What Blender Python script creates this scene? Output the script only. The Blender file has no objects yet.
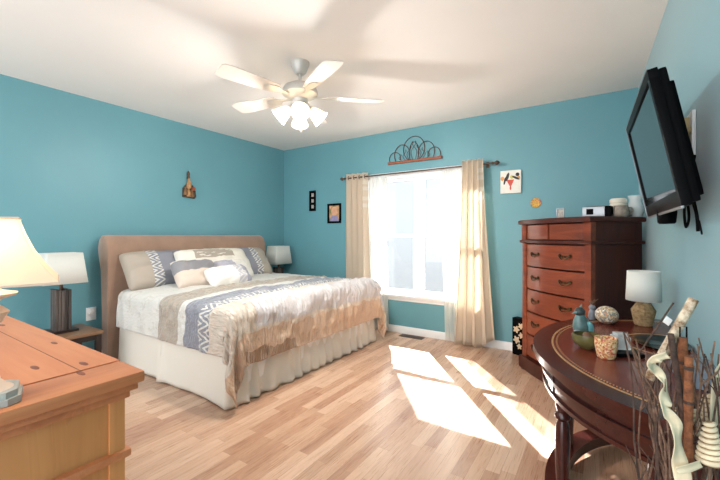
import bpy, bmesh, math, random
from mathutils import Vector, Matrix, noise
random.seed(7)
R = math.radians
PI = math.pi
SC = bpy.context.scene
COL = SC.collection

# ------------------------------------------------------------------ camera, sky, sun, exposure
cam_d = bpy.data.cameras.new('camera'); cam = bpy.data.objects.new('camera', cam_d); COL.objects.link(cam)
cam_d.sensor_width = 36.0; cam_d.lens = 36.0 * 365 / 720
cam_d.shift_y = -4.0 / 720
cam_d.clip_start = 0.02
cam.location = (0, 0, 1.162); cam.rotation_euler = (R(90), 0, R(33.3))
SC.camera = cam

world = bpy.data.worlds.new('sky'); SC.world = world; world.use_nodes = True
wn = world.node_tree.nodes; wl = world.node_tree.links; wn.clear()
wo = wn.new('ShaderNodeOutputWorld'); wb = wn.new('ShaderNodeBackground')
wt = wn.new('ShaderNodeTexCoord'); wx = wn.new('ShaderNodeSeparateXYZ'); wr = wn.new('ShaderNodeValToRGB')
wl.new(wt.outputs['Generated'], wx.inputs[0]); wl.new(wx.outputs['Z'], wr.inputs[0])
e = wr.color_ramp.elements
e[0].position = 0.0; e[0].color = (0.93, 0.97, 1.0, 1); e[1].position = 0.8; e[1].color = (0.86, 0.94, 1.0, 1)
wl.new(wr.outputs[0], wb.inputs[0])
wm = wn.new('ShaderNodeMapRange'); wm.inputs[1].default_value = -0.3; wm.inputs[2].default_value = 0.3
wm.inputs[3].default_value = 3.5; wm.inputs[4].default_value = 3.3
wl.new(wx.outputs['Y'], wm.inputs[0])
wg = wn.new('ShaderNodeMapRange'); wg.inputs[1].default_value = -0.12; wg.inputs[2].default_value = 0.08
wg.inputs[3].default_value = 0.8; wg.inputs[4].default_value = 1.0        # ground below the horizon is dimmer
wq = wn.new('ShaderNodeMath'); wq.operation = 'MULTIPLY'
wl.new(wx.outputs['Z'], wg.inputs[0]); wl.new(wm.outputs[0], wq.inputs[0]); wl.new(wg.outputs[0], wq.inputs[1]); wl.new(wq.outputs[0], wb.inputs[1])
wl.new(wb.outputs[0], wo.inputs[0])

sun_d = bpy.data.lights.new('sun', 'SUN'); sun = bpy.data.objects.new('sun', sun_d); COL.objects.link(sun)
sun_d.energy = 165.0; sun_d.angle = R(0.6); sun_d.color = (1.0, 0.985, 0.96)
sun.location = (-8, 14, 10)
sun.rotation_euler = Vector((0.80, -1.03, -1.0)).to_track_quat('-Z', 'Y').to_euler()

SC.view_settings.view_transform = 'Standard'; SC.view_settings.look = 'None'
SC.view_settings.exposure = 0.32; SC.view_settings.gamma = 1.0; SC.view_settings.use_curve_mapping = False

# ------------------------------------------------------------------ node helpers
def srgb(r, g, b):
    f = lambda c: (c/255/12.92) if c/255 <= 0.04045 else ((c/255+0.055)/1.055)**2.4
    return (f(r), f(g), f(b), 1)

class S:                       # a scalar socket with arithmetic
    def __init__(s, t, k): s.t = t; s.k = k
    def op(s, o, b=None, c=None):
        n = s.t.nodes.new('ShaderNodeMath'); n.operation = o
        for i, v in enumerate((s, b, c)):
            if v is None: continue
            if isinstance(v, S): s.t.links.new(v.k, n.inputs[i])
            else: n.inputs[i].default_value = v
        return S(s.t, n.outputs[0])
    def __add__(s, o): return s.op('ADD', o)
    def __sub__(s, o): return s.op('SUBTRACT', o)
    def __mul__(s, o): return s.op('MULTIPLY', o)
    def __truediv__(s, o): return s.op('DIVIDE', o)
    def gt(s, v): return s.op('GREATER_THAN', v)
    def lt(s, v): return s.op('LESS_THAN', v)
    def between(s, a, b): return s.gt(a) * s.lt(b)
    def fract(s): return s.op('FRACT')
    def abs(s): return s.op('ABSOLUTE')

class Mat:
    def __init__(s, name, rough=0.5, color=(0.8, 0.8, 0.8, 1), **kw):
        s.m = bpy.data.materials.new(name); s.m.use_nodes = True
        s.t = s.m.node_tree; s.n = s.t.nodes; s.l = s.t.links
        s.p = s.n['Principled BSDF']; s.out = s.n['Material Output']
        s.p.inputs['Roughness'].default_value = rough
        s.p.inputs['Base Color'].default_value = color
        for k, v in kw.items(): s.p.inputs[k.replace('_', ' ')].default_value = v
    def coord(s, kind='Object', scale=(1, 1, 1), rot=(0, 0, 0)):
        c = s.n.new('ShaderNodeTexCoord'); m = s.n.new('ShaderNodeMapping')
        m.inputs['Scale'].default_value = scale; m.inputs['Rotation'].default_value = rot
        s.l.new(c.outputs[kind], m.inputs[0]); return m.outputs[0]
    def xyz(s, vec):
        x = s.n.new('ShaderNodeSeparateXYZ'); s.l.new(vec, x.inputs[0])
        return [S(s.t, o) for o in x.outputs]
    def noise(s, vec, scale=5, detail=3, rough=0.5, dist=0.0):
        n = s.n.new('ShaderNodeTexNoise'); s.l.new(vec, n.inputs['Vector'])
        n.inputs['Scale'].default_value = scale; n.inputs['Detail'].default_value = detail
        n.inputs['Roughness'].default_value = rough; n.inputs['Distortion'].default_value = dist
        return S(s.t, n.outputs[0])
    def voronoi(s, vec, scale):
        n = s.n.new('ShaderNodeTexVoronoi'); s.l.new(vec, n.inputs['Vector']); n.inputs['Scale'].default_value = scale
        return n
    def ramp(s, fac, stops):
        r = s.n.new('ShaderNodeValToRGB'); s.l.new(fac.k, r.inputs[0]); el = r.color_ramp.elements
        while len(el) < len(stops): el.new(0.5)
        for q, (p, c) in zip(el, stops): q.position = p; q.color = c
        return r.outputs[0]
    def mix(s, fac, a, b, mode='MIX'):
        m = s.n.new('ShaderNodeMix'); m.data_type = 'RGBA'; m.blend_type = mode
        for sock, v in ((m.inputs[0], fac), (m.inputs[6], a), (m.inputs[7], b)):
            if isinstance(v, S): s.l.new(v.k, sock)
            elif hasattr(v, 'is_linked'): s.l.new(v, sock)
            else: sock.default_value = v
        return m.outputs[2]
    def base(s, sock): s.l.new(sock, s.p.inputs['Base Color']); return s
    def bump(s, h, strength=0.2, dist=0.01):
        b = s.n.new('ShaderNodeBump'); b.inputs['Strength'].default_value = strength; b.inputs['Distance'].default_value = dist
        s.l.new(h.k, b.inputs['Height']); s.l.new(b.outputs[0], s.p.inputs['Normal']); return s
    def rough(s, fac, lo, hi):
        v = fac * (hi - lo) + lo; s.l.new(v.k, s.p.inputs['Roughness']); return s

def simple(name, c, rough=0.5, vary=0.08, scale=12, bump=0.0, kind='Object', **kw):
    m = Mat(name, rough, c, **kw)
    n = m.noise(m.coord(kind), scale, 3)
    lo = tuple(x * (1 - vary) for x in c[:3]) + (1,); hi = tuple(min(1, x * (1 + vary)) for x in c[:3]) + (1,)
    m.base(m.ramp(n, [(0.3, lo), (0.7, hi)]))
    if bump: m.bump(m.noise(m.coord(kind), scale * 8, 4), bump, 0.004)
    return m.m

def translucent(m, color, fac=0.4, transp=0.0):
    t = m.n.new('ShaderNodeBsdfTranslucent'); t.inputs[0].default_value = color
    mx = m.n.new('ShaderNodeMixShader'); mx.inputs[0].default_value = fac
    m.l.new(m.p.outputs[0], mx.inputs[1]); m.l.new(t.outputs[0], mx.inputs[2])
    res = mx.outputs[0]
    if transp:
        tr = m.n.new('ShaderNodeBsdfTransparent'); m2 = m.n.new('ShaderNodeMixShader'); m2.inputs[0].default_value = transp
        m.l.new(res, m2.inputs[1]); m.l.new(tr.outputs[0], m2.inputs[2]); res = m2.outputs[0]
    m.l.new(res, m.out.inputs[0])

# ------------------------------------------------------------------ materials
MT = {}
def wall_mat(name, c):
    m = Mat(name, 0.45, c); v = m.coord()
    n = m.noise(v, 1.3, 2)
    m.base(m.ramp(n, [(0.3, tuple(x*0.96 for x in c[:3])+(1,)), (0.7, tuple(x*1.04 for x in c[:3])+(1,))]))
    m.p.inputs['Sheen Weight'].default_value = 0.55; m.p.inputs['Sheen Roughness'].default_value = 0.35
    m.bump(m.noise(v, 160, 3), 0.08, 0.003); return m.m
MT['wall'] = wall_mat('teal_wall_paint', srgb(103, 158, 169))
MT['ceil'] = simple('ceiling_paint', srgb(236, 232, 228), 0.9, 0.01, 3, 0.05)
MT['white'] = simple('white_trim_paint', srgb(240, 240, 238), 0.4, 0.015, 5)
MT['vinyl'] = simple('white_vinyl', srgb(238, 240, 242), 0.35, 0.01, 5)

def floor_mat():
    m = Mat('oak_laminate', 0.3); v = m.coord('Object', rot=(0, 0, R(90)))
    b = m.n.new('ShaderNodeTexBrick'); m.l.new(v, b.inputs['Vector'])
    b.inputs['Color1'].default_value = (0, 0, 0, 1); b.inputs['Color2'].default_value = (1, 1, 1, 1); b.inputs['Mortar'].default_value = (0.5, 0.5, 0.5, 1)
    b.inputs['Scale'].default_value = 1.0; b.inputs['Mortar Size'].default_value = 0.0007
    b.inputs['Brick Width'].default_value = 0.62; b.inputs['Row Height'].default_value = 0.068
    b.inputs['Bias'].default_value = 0.0; b.offset = 0.37; b.offset_frequency = 2; b.squash = 0.7; b.squash_frequency = 3
    bw = S(m.t, b.outputs['Color'])
    # grain stretched along the planks, shifted from plank to plank
    c = m.n.new('ShaderNodeTexCoord'); mp = m.n.new('ShaderNodeMapping'); mp.inputs['Scale'].default_value = (16, 1.5, 1)
    m.l.new(c.outputs['Object'], mp.inputs[0])
    cb = m.n.new('ShaderNodeCombineXYZ'); m.l.new((bw * 37).k, cb.inputs[1]); m.l.new((bw * 11).k, cb.inputs[2])
    ad = m.n.new('ShaderNodeVectorMath'); m.l.new(mp.outputs[0], ad.inputs[0]); m.l.new(cb.outputs[0], ad.inputs[1])
    g = m.noise(ad.outputs[0], 1.0, 4, 0.6, 1.2)
    rings = (g * 9).fract()
    fine = m.noise(m.coord('Object', (260, 5, 1)), 1, 2)
    tone = bw * 0.5 + g * 0.42 + (rings * 0.12) + fine * 0.16 - 0.12
    col = m.ramp(tone, [(0.12, srgb(164, 120, 96)), (0.42, srgb(192, 152, 124)), (0.62, srgb(207, 171, 144)), (0.9, srgb(222, 191, 166))])
    col = m.mix(S(m.t, b.outputs['Fac']) * 0.55, col, srgb(120, 84, 58))
    m.base(col); m.rough(fine, 0.22, 0.36); m.bump(rings * 0.4 + fine, 0.03, 0.001)
    m.p.inputs['Specular IOR Level'].default_value = 0.8
    return m.m
MT['floor'] = floor_mat()

def wood(name, lo, mid, hi, axis=0, rough=0.3, coat=0.3, scale=1.0, knots=False, spec=0.5):
    m = Mat(name, rough); sc = [14*scale, 14*scale, 14*scale]; sc[axis] = 1.1*scale
    v = m.coord('Object', sc); g = m.noise(v, 1, 4, 0.55, 0.8)
    r = (g * 7).fract()
    sc2 = [150*scale]*3; sc2[axis] = 4*scale
    f = m.noise(m.coord('Object', sc2), 1, 2)
    col = m.ramp(g * 0.8 + r * 0.1 + f * 0.2 - 0.05, [(0.25, lo), (0.5, mid), (0.75, hi)])
    if knots:
        sv = [5.0]*3; sv[axis] = 3.2
        vo = m.voronoi(m.coord('Object', sv), 1.0); d = S(m.t, vo.outputs['Distance'])
        col = m.mix(d.lt(0.085) * 0.75, col, srgb(120, 62, 40))
    m.base(col); m.p.inputs['Coat Weight'].default_value = coat; m.p.inputs['Coat Roughness'].default_value = 0.15
    m.p.inputs['Specular IOR Level'].default_value = spec
    m.bump(f, 0.04, 0.001)
    return m.m
MT['pine'] = wood('honey_pine', srgb(172, 100, 60), srgb(198, 122, 78), srgb(212, 140, 94), 0, 0.42, 0.1, 0.7)
MT['pine_y'] = wood('honey_pine_panel', srgb(190, 122, 70), srgb(206, 138, 82), srgb(216, 152, 96), 2, 0.45, 0.05, 0.7)
MT['cherry'] = wood('cherry_front', srgb(90, 40, 25), srgb(118, 56, 35), srgb(142, 74, 46), 0, 0.3, 0.2, spec=0.35)
MT['cherry_d'] = wood('dark_cherry', srgb(52, 22, 16), srgb(70, 30, 21), srgb(82, 38, 26), 2, 0.35, 0.1, spec=0.3)
MT['mahog'] = wood('red_mahogany', srgb(50, 20, 16), srgb(62, 25, 20), srgb(72, 31, 25), 1, 0.22, 0.25, 1.6, spec=0.4)
MT['leather'] = simple('oxblood_table_inlay', srgb(104, 44, 34), 0.24, 0.14, 5, 0.02, Coat_Weight=0.1, Specular_IOR_Level=0.35)
MT['walnut'] = wood('brown_nightstand_wood', srgb(104, 76, 54), srgb(128, 96, 70), srgb(146, 112, 84), 1, 0.4, 0.1)
MT['espresso'] = simple('espresso_wood', srgb(38, 26, 22), 0.4, 0.15)
MT['black'] = simple('black_plastic', srgb(8, 8, 10), 0.6, 0.1, Specular_IOR_Level=0.05)
MT['gloss_black'] = simple('glossy_black_bezel', srgb(6, 6, 8), 0.4, 0.1, Specular_IOR_Level=0.06)
MT['silver'] = simple('silver_plastic', srgb(150, 152, 155), 0.3, 0.05, Metallic=0.6)
MT['screen'] = simple('dark_screen_glass', srgb(30, 34, 36), 0.08, 0.05, 12, Specular_IOR_Level=0.9)
MT['brass'] = simple('antique_brass', srgb(70, 56, 36), 0.35, 0.2, Metallic=0.9)
MT['gold'] = simple('gold_tooling', srgb(196, 160, 110), 0.4, 0.1, Metallic=0.4)
MT['bronze'] = simple('bronze_rod', srgb(92, 74, 62), 0.4, 0.15, Metallic=0.6)
MT['iron'] = simple('rusty_wire', srgb(92, 62, 50), 0.6, 0.3, 30, Metallic=0.3)
MT['rust'] = simple('copper_rust_bar', srgb(150, 84, 56), 0.6, 0.35, 60)
MT['suede'] = simple('taupe_suede', srgb(152, 122, 102), 0.85, 0.1, 7, 0.15, Sheen_Weight=0.4)
MT['nickel'] = simple('brushed_nickel', srgb(204, 200, 194), 0.4, 0.05, Metallic=0.3)
MT['fanblade'] = simple('white_fan_blade', srgb(216, 208, 200), 0.4, 0.02)
MT['lampwhite'] = None
def shade_mat(name, c, tc, fac, emis=None, es=0):
    m = Mat(name, 0.8, c); v = m.coord('Object', (1, 1, 1))
    m.bump(m.noise(v, 220, 2), 0.06, 0.001)
    if emis: m.p.inputs['Emission Color'].default_value = emis; m.p.inputs['Emission Strength'].default_value = es
    translucent(m, tc, fac); return m.m
MT['shade_lit'] = shade_mat('cream_lit_shade', srgb(250, 240, 224), srgb(255, 240, 214), 0.5)
MT['shade_w'] = shade_mat('white_linen_shade', srgb(236, 236, 230), srgb(240, 240, 232), 0.25)
MT['opal'] = shade_mat('lit_opal_glass', srgb(250, 246, 238), srgb(255, 244, 225), 0.6, (1.0, 0.9, 0.74, 1), 0.9)
m = Mat('glowing_bulb'); m.p.inputs['Emission Color'].default_value = (1, 0.9, 0.74, 1); m.p.inputs['Emission Strength'].default_value = 5; MT['bulb'] = m.m
def bark(name, a, b):
    m = Mat(name, 0.8); v = m.coord('Object'); n = m.noise(v, 60, 4, 0.7)
    m.base(m.ramp(n, [(0.35, a), (0.65, b)])); m.bump(n, 0.4, 0.003); return m.m
MT['bark'] = bark('twig_bark', srgb(70, 50, 40), srgb(134, 104, 84))
MT['bark_d'] = bark('dark_twig_bark', srgb(44, 30, 26), srgb(92, 68, 56))
MT['bamboo'] = bark('brown_cane', srgb(92, 48, 26), srgb(150, 92, 54))
MT['birch'] = bark('speckled_bark', srgb(120, 84, 50), srgb(222, 206, 180))
MT['ribbon'] = simple('dried_palm_ribbon', srgb(222, 206, 174), 0.6, 0.12, 25, 0.1)
MT['cone'] = simple('cream_shaving', srgb(226, 208, 176), 0.7, 0.12, 40, 0.2)
MT['cone_core'] = simple('tan_cone_core', srgb(160, 130, 96), 0.8, 0.15, 40)
def ridged(name, a, b):
    m = Mat(name, 0.55); v = m.coord('Object', (60, 60, 2)); n = m.noise(v, 1, 4, 0.7)
    m.base(m.ramp(n, [(0.35, a), (0.7, b)])); m.bump(n, 0.5, 0.006); return m.m
MT['slate'] = ridged('rough_dark_slats', srgb(24, 20, 20), srgb(112, 100, 94))
MT['rope'] = bark('woven_rope', srgb(124, 98, 64), srgb(176, 146, 106))
MT['basket'] = bark('wicker', srgb(70, 46, 30), srgb(120, 84, 54))
m = Mat('window_glass')
tr = m.n.new('ShaderNodeBsdfTransparent'); tr.inputs[0].default_value = (0.52, 0.53, 0.535, 1)
gl = m.n.new('ShaderNodeBsdfGlossy'); gl.inputs['Roughness'].default_value = 0.02
mx = m.n.new('ShaderNodeMixShader'); mx.inputs[0].default_value = 0.05
m.l.new(tr.outputs[0], mx.inputs[1]); m.l.new(gl.outputs[0], mx.inputs[2]); m.l.new(mx.outputs[0], m.out.inputs[0]); MT['glass'] = m.m
m = Mat('clear_glass', 0.05, (0.93, 0.96, 0.96, 1)); m.p.inputs['Transmission Weight'].default_value = 0.55; m.p.inputs['IOR'].default_value = 1.3; MT['clear'] = m.m

# drapes and sheers
m = Mat('beige_drape', 0.75); v = m.coord('UV'); x, y, _ = m.xyz(v)
st = y.between(0.775, 0.80) + y.between(0.82, 0.845) + y.between(0.885, 0.91) + y.between(0.925, 0.95)
n = m.noise(m.coord('UV', (400, 400, 1)), 1, 2)
m.base(m.mix(st * x.gt(0.74) * 0.8, m.ramp(n, [(0.3, srgb(222, 207, 188)), (0.7, srgb(233, 219, 201))]), srgb(244, 240, 232)))
translucent(m, srgb(244, 236, 222), 0.35); MT['drape'] = m.m
m = Mat('sheer_voile', 0.8, srgb(246, 246, 242)); m.bump(m.noise(m.coord('UV', (500, 500, 1)), 1, 2), 0.05, 0.001)
translucent(m, srgb(250, 250, 244), 0.5, 0.25); MT['sheer'] = m.m

# bedding
def zig(m, t, s, per):
    tri = ((s / per).fract() - 0.5).abs() * 2
    k = ((t * 1.5 + tri * 1.5).fract() - 0.5).abs()
    return k.lt(0.2)
WHITE, TAUPE, SLATE, CREAM, TAN = srgb(218, 215, 208), srgb(172, 160, 146), srgb(134, 136, 146), srgb(222, 208, 192), srgb(184, 154, 126)
def comforter_mat():
    m = Mat('banded_satin_comforter', 0.42, WHITE); m.p.inputs['Sheen Weight'].default_value = 0.3
    v = m.coord('UV'); a, b, _ = m.xyz(v)            # metres: a from head to foot, b across
    wob = m.noise(m.coord('UV', (2, 5, 1)), 1, 2) * 0.06 - 0.03
    a = a + wob
    lil = srgb(216, 210, 210)
    c = m.mix(a.gt(0.70), WHITE, TAUPE)
    c = m.mix(a.gt(0.98), c, WHITE)
    c = m.mix(a.gt(1.06), c, SLATE)
    t = (a - 1.24) / 0.12
    zz = m.mix(zig(m, t, b, 0.11), SLATE, WHITE)
    c = m.mix(a.gt(1.24), c, zz)
    c = m.mix(a.gt(1.37), c, CREAM)
    nb = m.noise(m.coord('UV', (5, 9, 1)), 1, 2)
    c = m.mix(a.gt(1.44) * b.gt(0.12) * a.lt(1.72), c, lil)
    c = m.mix((a + nb*0.1).gt(1.80), c, srgb(210, 178, 150))
    c = m.mix((a + nb*0.12).gt(1.93) * (b + nb*0.2).between(0.12, 0.62), c, srgb(164, 132, 104))
    fl = m.noise(m.coord('UV', (6, 6, 1)), 1, 3)
    c = m.mix(fl.between(0.60, 0.66) * a.lt(0.7) * 0.3, c, TAUPE)
    m.base(c)
    pk = m.noise(m.coord('UV', (7, 34, 1)), 1, 3, 0.55, 1.0) * a.gt(1.38) * 2.2 + m.noise(m.coord('UV', (34, 20, 1)), 1, 3) * a.between(0.66, 1.4) * 1.2
    m.bump(pk + m.noise(m.coord('UV', (30, 45, 1)), 1, 3) * 0.3, 0.9, 0.022); return m.m
MT['comforter'] = comforter_mat(); MT['bloom'] = simple('cream_flower_print', srgb(206, 186, 156), 0.6, 0.1, 30)
m = Mat('ivory_skirt_cloth', 0.6, srgb(228, 222, 210)); m.bump(m.noise(m.coord('Object', (300, 300, 300)), 1, 2), 0.06, 0.001); MT['skirt'] = m.m
def sham_mat(name, flip):
    m = Mat(name, 0.5, CREAM); a, b, _ = m.xyz(m.coord('UV'))
    if flip: a = (a * -1) + 1
    zz = m.mix(zig(m, (a - 0.26) / 0.12, b, 0.22), SLATE, WHITE)
    c = m.mix(a.gt(0.26), TAUPE, zz); c = m.mix(a.gt(0.38), c, SLATE); c = m.mix(a.gt(0.70), c, CREAM)
    m.base(c); m.bump(m.noise(m.coord('UV', (9, 5, 1)), 1, 3), 0.25, 0.02); return m.m
MT['sham_a'] = sham_mat('sham_cloth', False); MT['sham_b'] = sham_mat('sham_cloth_mirrored', True)
m = Mat('ruffled_pillow_cloth', 0.55); a, b, _ = m.xyz(m.coord('UV'))
m.base(m.mix(b.between(0.62, 0.86) * a.between(0.18, 0.72) * m.noise(m.coord('UV', (6, 14, 1)), 1, 3).gt(0.42), srgb(232, 226, 214), TAUPE))
m.bump(m.noise(m.coord('UV', (20, 30, 1)), 1, 3) * b.gt(0.55), 0.6, 0.02); MT['euro'] = m.m
m = Mat('grey_and_beige_cloth', 0.55); a, b, _ = m.xyz(m.coord('UV'))
c = m.mix(b.gt(0.48), srgb(214, 198, 184), srgb(140, 138, 142)); c = m.mix(b.gt(0.88), c, srgb(224, 216, 204)); m.base(c)
m.bump(m.noise(m.coord('UV', (8, 8, 1)), 1, 3), 0.2, 0.02); MT['cush_a'] = m.m
m = Mat('white_and_grey_cloth', 0.55); a, b, _ = m.xyz(m.coord('UV'))
zz = m.mix(zig(m, (a - 0.64) / 0.2, b, 0.5), srgb(190, 190, 200), WHITE)
c = m.mix(a.gt(0.62), srgb(234, 230, 224), zz); c = m.mix(a.gt(0.84), c, srgb(160, 160, 172)); m.base(c)
m.bump(m.noise(m.coord('UV', (8, 8, 1)), 1, 3), 0.2, 0.02); MT['cush_b'] = m.m
m = Mat('lilac_grey_cloth', 0.55); a, b, _ = m.xyz(m.coord('UV'))
m.base(m.mix(a.gt(0.5), srgb(176, 174, 186), srgb(222, 218, 210))); m.bump(m.noise(m.coord('UV', (8, 8, 1)), 1, 3), 0.2, 0.02); MT['cush_c'] = m.m

# ------------------------------------------------------------------ mesh helpers
def box(bm, c, size, bev=0.0, rot=None, seg=2):
    t = bmesh.new(); bmesh.ops.create_cube(t, size=1.0)
    bmesh.ops.scale(t, vec=size, verts=t.verts)
    if bev: bmesh.ops.bevel(t, geom=t.edges[:], offset=bev, segments=seg, profile=0.7, affect='EDGES', clamp_overlap=True)
    if rot is not None: bmesh.ops.rotate(t, cent=(0, 0, 0), matrix=rot, verts=t.verts)
    bmesh.ops.translate(t, vec=c, verts=t.verts)
    me = bpy.data.meshes.new('tmp'); t.to_mesh(me); t.free(); bm.from_mesh(me); bpy.data.meshes.remove(me)
    return bm
def bx(lo, hi, bev=0.0):      # box from two corners
    return box(bmesh.new(), [(a+b)/2 for a, b in zip(lo, hi)], [abs(b-a) for a, b in zip(lo, hi)], bev)
def addbx(bm, lo, hi, bev=0.0):
    return box(bm, [(a+b)/2 for a, b in zip(lo, hi)], [abs(b-a) for a, b in zip(lo, hi)], bev)
def lathe(bm, prof, c=(0, 0, 0), seg=24, M=None, sx=1, sy=1):
    rings = []
    for r, z in prof:
        ring = []
        for i in range(seg):
            a = 2*PI*i/seg
            p = Vector((max(r, 1e-5)*math.cos(a)*sx, max(r, 1e-5)*math.sin(a)*sy, z))
            if M is not None: p = M @ p
            ring.append(bm.verts.new(p + Vector(c)))
        rings.append(ring)
    for k in range(len(rings)-1):
        for i in range(seg):
            bm.faces.new((rings[k][i], rings[k][(i+1) % seg], rings[k+1][(i+1) % seg], rings[k+1][i]))
    bm.faces.new(rings[0][::-1]); bm.faces.new(rings[-1])
    return bm
def tube(bm, pts, r, seg=8, closed=False):
    pts = [Vector(p) for p in pts]; n = len(pts); rings = []
    rr = r if isinstance(r, (list, tuple)) else [r]*n
    up = Vector((0, 0, 1))
    for i, p in enumerate(pts):
        if closed: d = pts[(i+1) % n] - pts[i-1]
        else: d = pts[min(i+1, n-1)] - pts[max(i-1, 0)]
        d.normalize()
        if i == 0:
            x = d.cross(up)
            if x.length < 1e-3: x = d.cross(Vector((1, 0, 0)))
        else: x = x - d * x.dot(d)
        x.normalize(); y = d.cross(x)
        rings.append([bm.verts.new(p + (x*math.cos(2*PI*k/seg) + y*math.sin(2*PI*k/seg))*rr[i]) for k in range(seg)])
    for i in range(n if closed else n-1):
        a, b = rings[i], rings[(i+1) % n]
        for k in range(seg): bm.faces.new((a[k], a[(k+1) % seg], b[(k+1) % seg], b[k]))
    if not closed: bm.faces.new(rings[0][::-1]); bm.faces.new(rings[-1])
    return bm
def prism(bm, outline, z0, z1, M=None):
    f = (lambda p: M @ Vector(p)) if M is not None else Vector
    lo = [bm.verts.new(f((x, y, z0))) for x, y in outline]; hi = [bm.verts.new(f((x, y, z1))) for x, y in outline]
    n = len(lo); bm.faces.new(lo[::-1]); bm.faces.new(hi)
    for i in range(n): bm.faces.new((lo[i], lo[(i+1) % n], hi[(i+1) % n], hi[i]))
    return bm
def sweep(bm, path, prof, closed=False):   # path of (x,y), profile of (outward offset, z)
    n = len(path); rings = []
    for i, p in enumerate(path):
        p = Vector((*p, 0)); a = Vector((*path[i-1 if (i or closed) else 0], 0)); b = Vector((*path[(i+1) % n if (i < n-1 or closed) else i], 0))
        d = (b-a).normalized(); o = Vector((d.y, -d.x, 0))
        rings.append([bm.verts.new(p + o*q + Vector((0, 0, z))) for q, z in prof])
    m = len(prof)
    for i in range(n if closed else n-1):
        for k in range(m): bm.faces.new((rings[i][k], rings[i][(k+1) % m], rings[(i+1) % n][(k+1) % m], rings[(i+1) % n][k]))
    if not closed: bm.faces.new(rings[0][::-1]); bm.faces.new(rings[-1])
    return bm
def sphere(bm, c, r, s=(1, 1, 1), seg=16, M=None):
    t = Matrix.Translation(c) @ (M.to_4x4() if M is not None else Matrix()) @ Matrix.Diagonal((r*s[0], r*s[1], r*s[2], 1))
    bmesh.ops.create_uvsphere(bm, u_segments=seg, v_segments=max(6, seg*2//3), radius=1.0, matrix=t); return bm
def grid(f, nu, nv, uvf=None, closed_u=False):
    bm = bmesh.new(); uvl = bm.loops.layers.uv.new('UVMap')
    vs = [[bm.verts.new(f(i/nu, j/nv)) for j in range(nv+1)] for i in range(nu+1)]
    for i in range(nu):
        for j in range(nv):
            fc = bm.faces.new((vs[i][j], vs[i+1][j], vs[i+1][j+1], vs[i][j+1]))
            for lp, (a, b) in zip(fc.loops, ((i, j), (i+1, j), (i+1, j+1), (i, j+1))):
                lp[uvl].uv = uvf(a/nu, b/nv) if uvf else (a/nu, b/nv)
    return bm

def obj(name, bm, mat, parent=None, angle=35, loc=None, solid=0.0, flat=False):
    bmesh.ops.recalc_face_normals(bm, faces=bm.faces[:])
    me = bpy.data.meshes.new(name); bm.to_mesh(me); bm.free()
    if not flat:
        for p in me.polygons: p.use_smooth = True
        me.set_sharp_from_angle(angle=R(angle))
    me.materials.append(MT[mat] if isinstance(mat, str) else mat)
    o = bpy.data.objects.new(name, me); COL.objects.link(o)
    if parent is not None: o.parent = parent
    if loc is not None: o.location = loc
    if solid:
        s = o.modifiers.new('thickness', 'SOLIDIFY'); s.thickness = solid; s.offset = 0
    return o
def tag(o, label, cat, group=None):
    o['label'] = label; o['category'] = cat
    if group: o['group'] = group
    return o
def thing(name, label, cat, loc=(0, 0, 0), rz=0.0, group=None):
    o = bpy.data.objects.new(name, None); COL.objects.link(o); o.empty_display_size = 0.05
    o.location = loc; o.rotation_euler = (0, 0, rz); return tag(o, label, cat, group)
def struct(name, bm, mat, parent=None, **k):
    o = obj(name, bm, mat, parent, **k)
    if parent is None: o['kind'] = 'structure'
    return o
def light(name, loc, energy, color, size, parent=None):
    d = bpy.data.lights.new(name, 'POINT'); d.energy = energy; d.color = color; d.shadow_soft_size = size
    o = bpy.data.objects.new(name, d); COL.objects.link(o); o.location = loc
    if parent is not None: o.parent = parent
    return o
def nz(x, y=0.0, z=0.0): return noise.noise(Vector((x, y, z)))

# ------------------------------------------------------------------ the room
YB, XL, ZC, YF = 3.94, -3.95, 2.44, -1.3
YR = YF
def xr(y): return 0.28 + (YB - y)*0.0227          # the right wall runs very slightly off square
struct('floor', bx((XL-0.1, YF, -0.08), (0.6, YB+0.12, 0.0)), 'floor')
struct('ceiling', bx((XL-0.1, YF, ZC), (0.6, YB+0.12, ZC+0.08)), 'ceil')
struct('wall_left', bx((XL-0.12, YF, 0), (XL, YB+0.12, ZC)), 'wall')
bm = bmesh.new(); prism(bm, [(xr(YB+0.12), YB+0.12), (xr(YR), YR), (xr(YR)+0.12, YR), (xr(YB)+0.12, YB+0.12)], 0, ZC); struct('wall_right', bm, 'wall')
WX0, WX1, WZ0, WZ1 = -2.47, -1.09, 0.46, 1.875     # window opening
bm = bmesh.new()
for lo, hi in (((XL, 0), (WX0, ZC)), ((WX1, 0), (xr(YB), ZC)), ((WX0, 0), (WX1, WZ0)), ((WX0, WZ1), (WX1, ZC))):
    addbx(bm, (lo[0], YB, lo[1]), (hi[0], YB+0.12, hi[1]))
struct('wall_back', bm, 'wall')
def baseboard(name, p, q, n):
    bm = bmesh.new(); p = Vector((*p, 0)); q = Vector((*q, 0)); n = Vector((*n, 0)).normalized()*0.014
    prof = [(0, 0), (1, 0), (1, 0.068), (0.45, 0.082), (0, 0.082)]
    a = [bm.verts.new(p + n*k + Vector((0, 0, z))) for k, z in prof]; b = [bm.verts.new(q + n*k + Vector((0, 0, z))) for k, z in prof]
    for i in range(5): bm.faces.new((a[i], a[(i+1) % 5], b[(i+1) % 5], b[i]))
    bm.faces.new(a[::-1]); bm.faces.new(b); struct(name, bm, 'white')
baseboard('baseboard_back', (XL, YB), (xr(YB), YB), (0, -1))
baseboard('baseboard_left', (XL, YF), (XL, YB), (1, 0))
baseboard('baseboard_right', (xr(YR), YR), (xr(YB), YB), (-1, 0))

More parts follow.
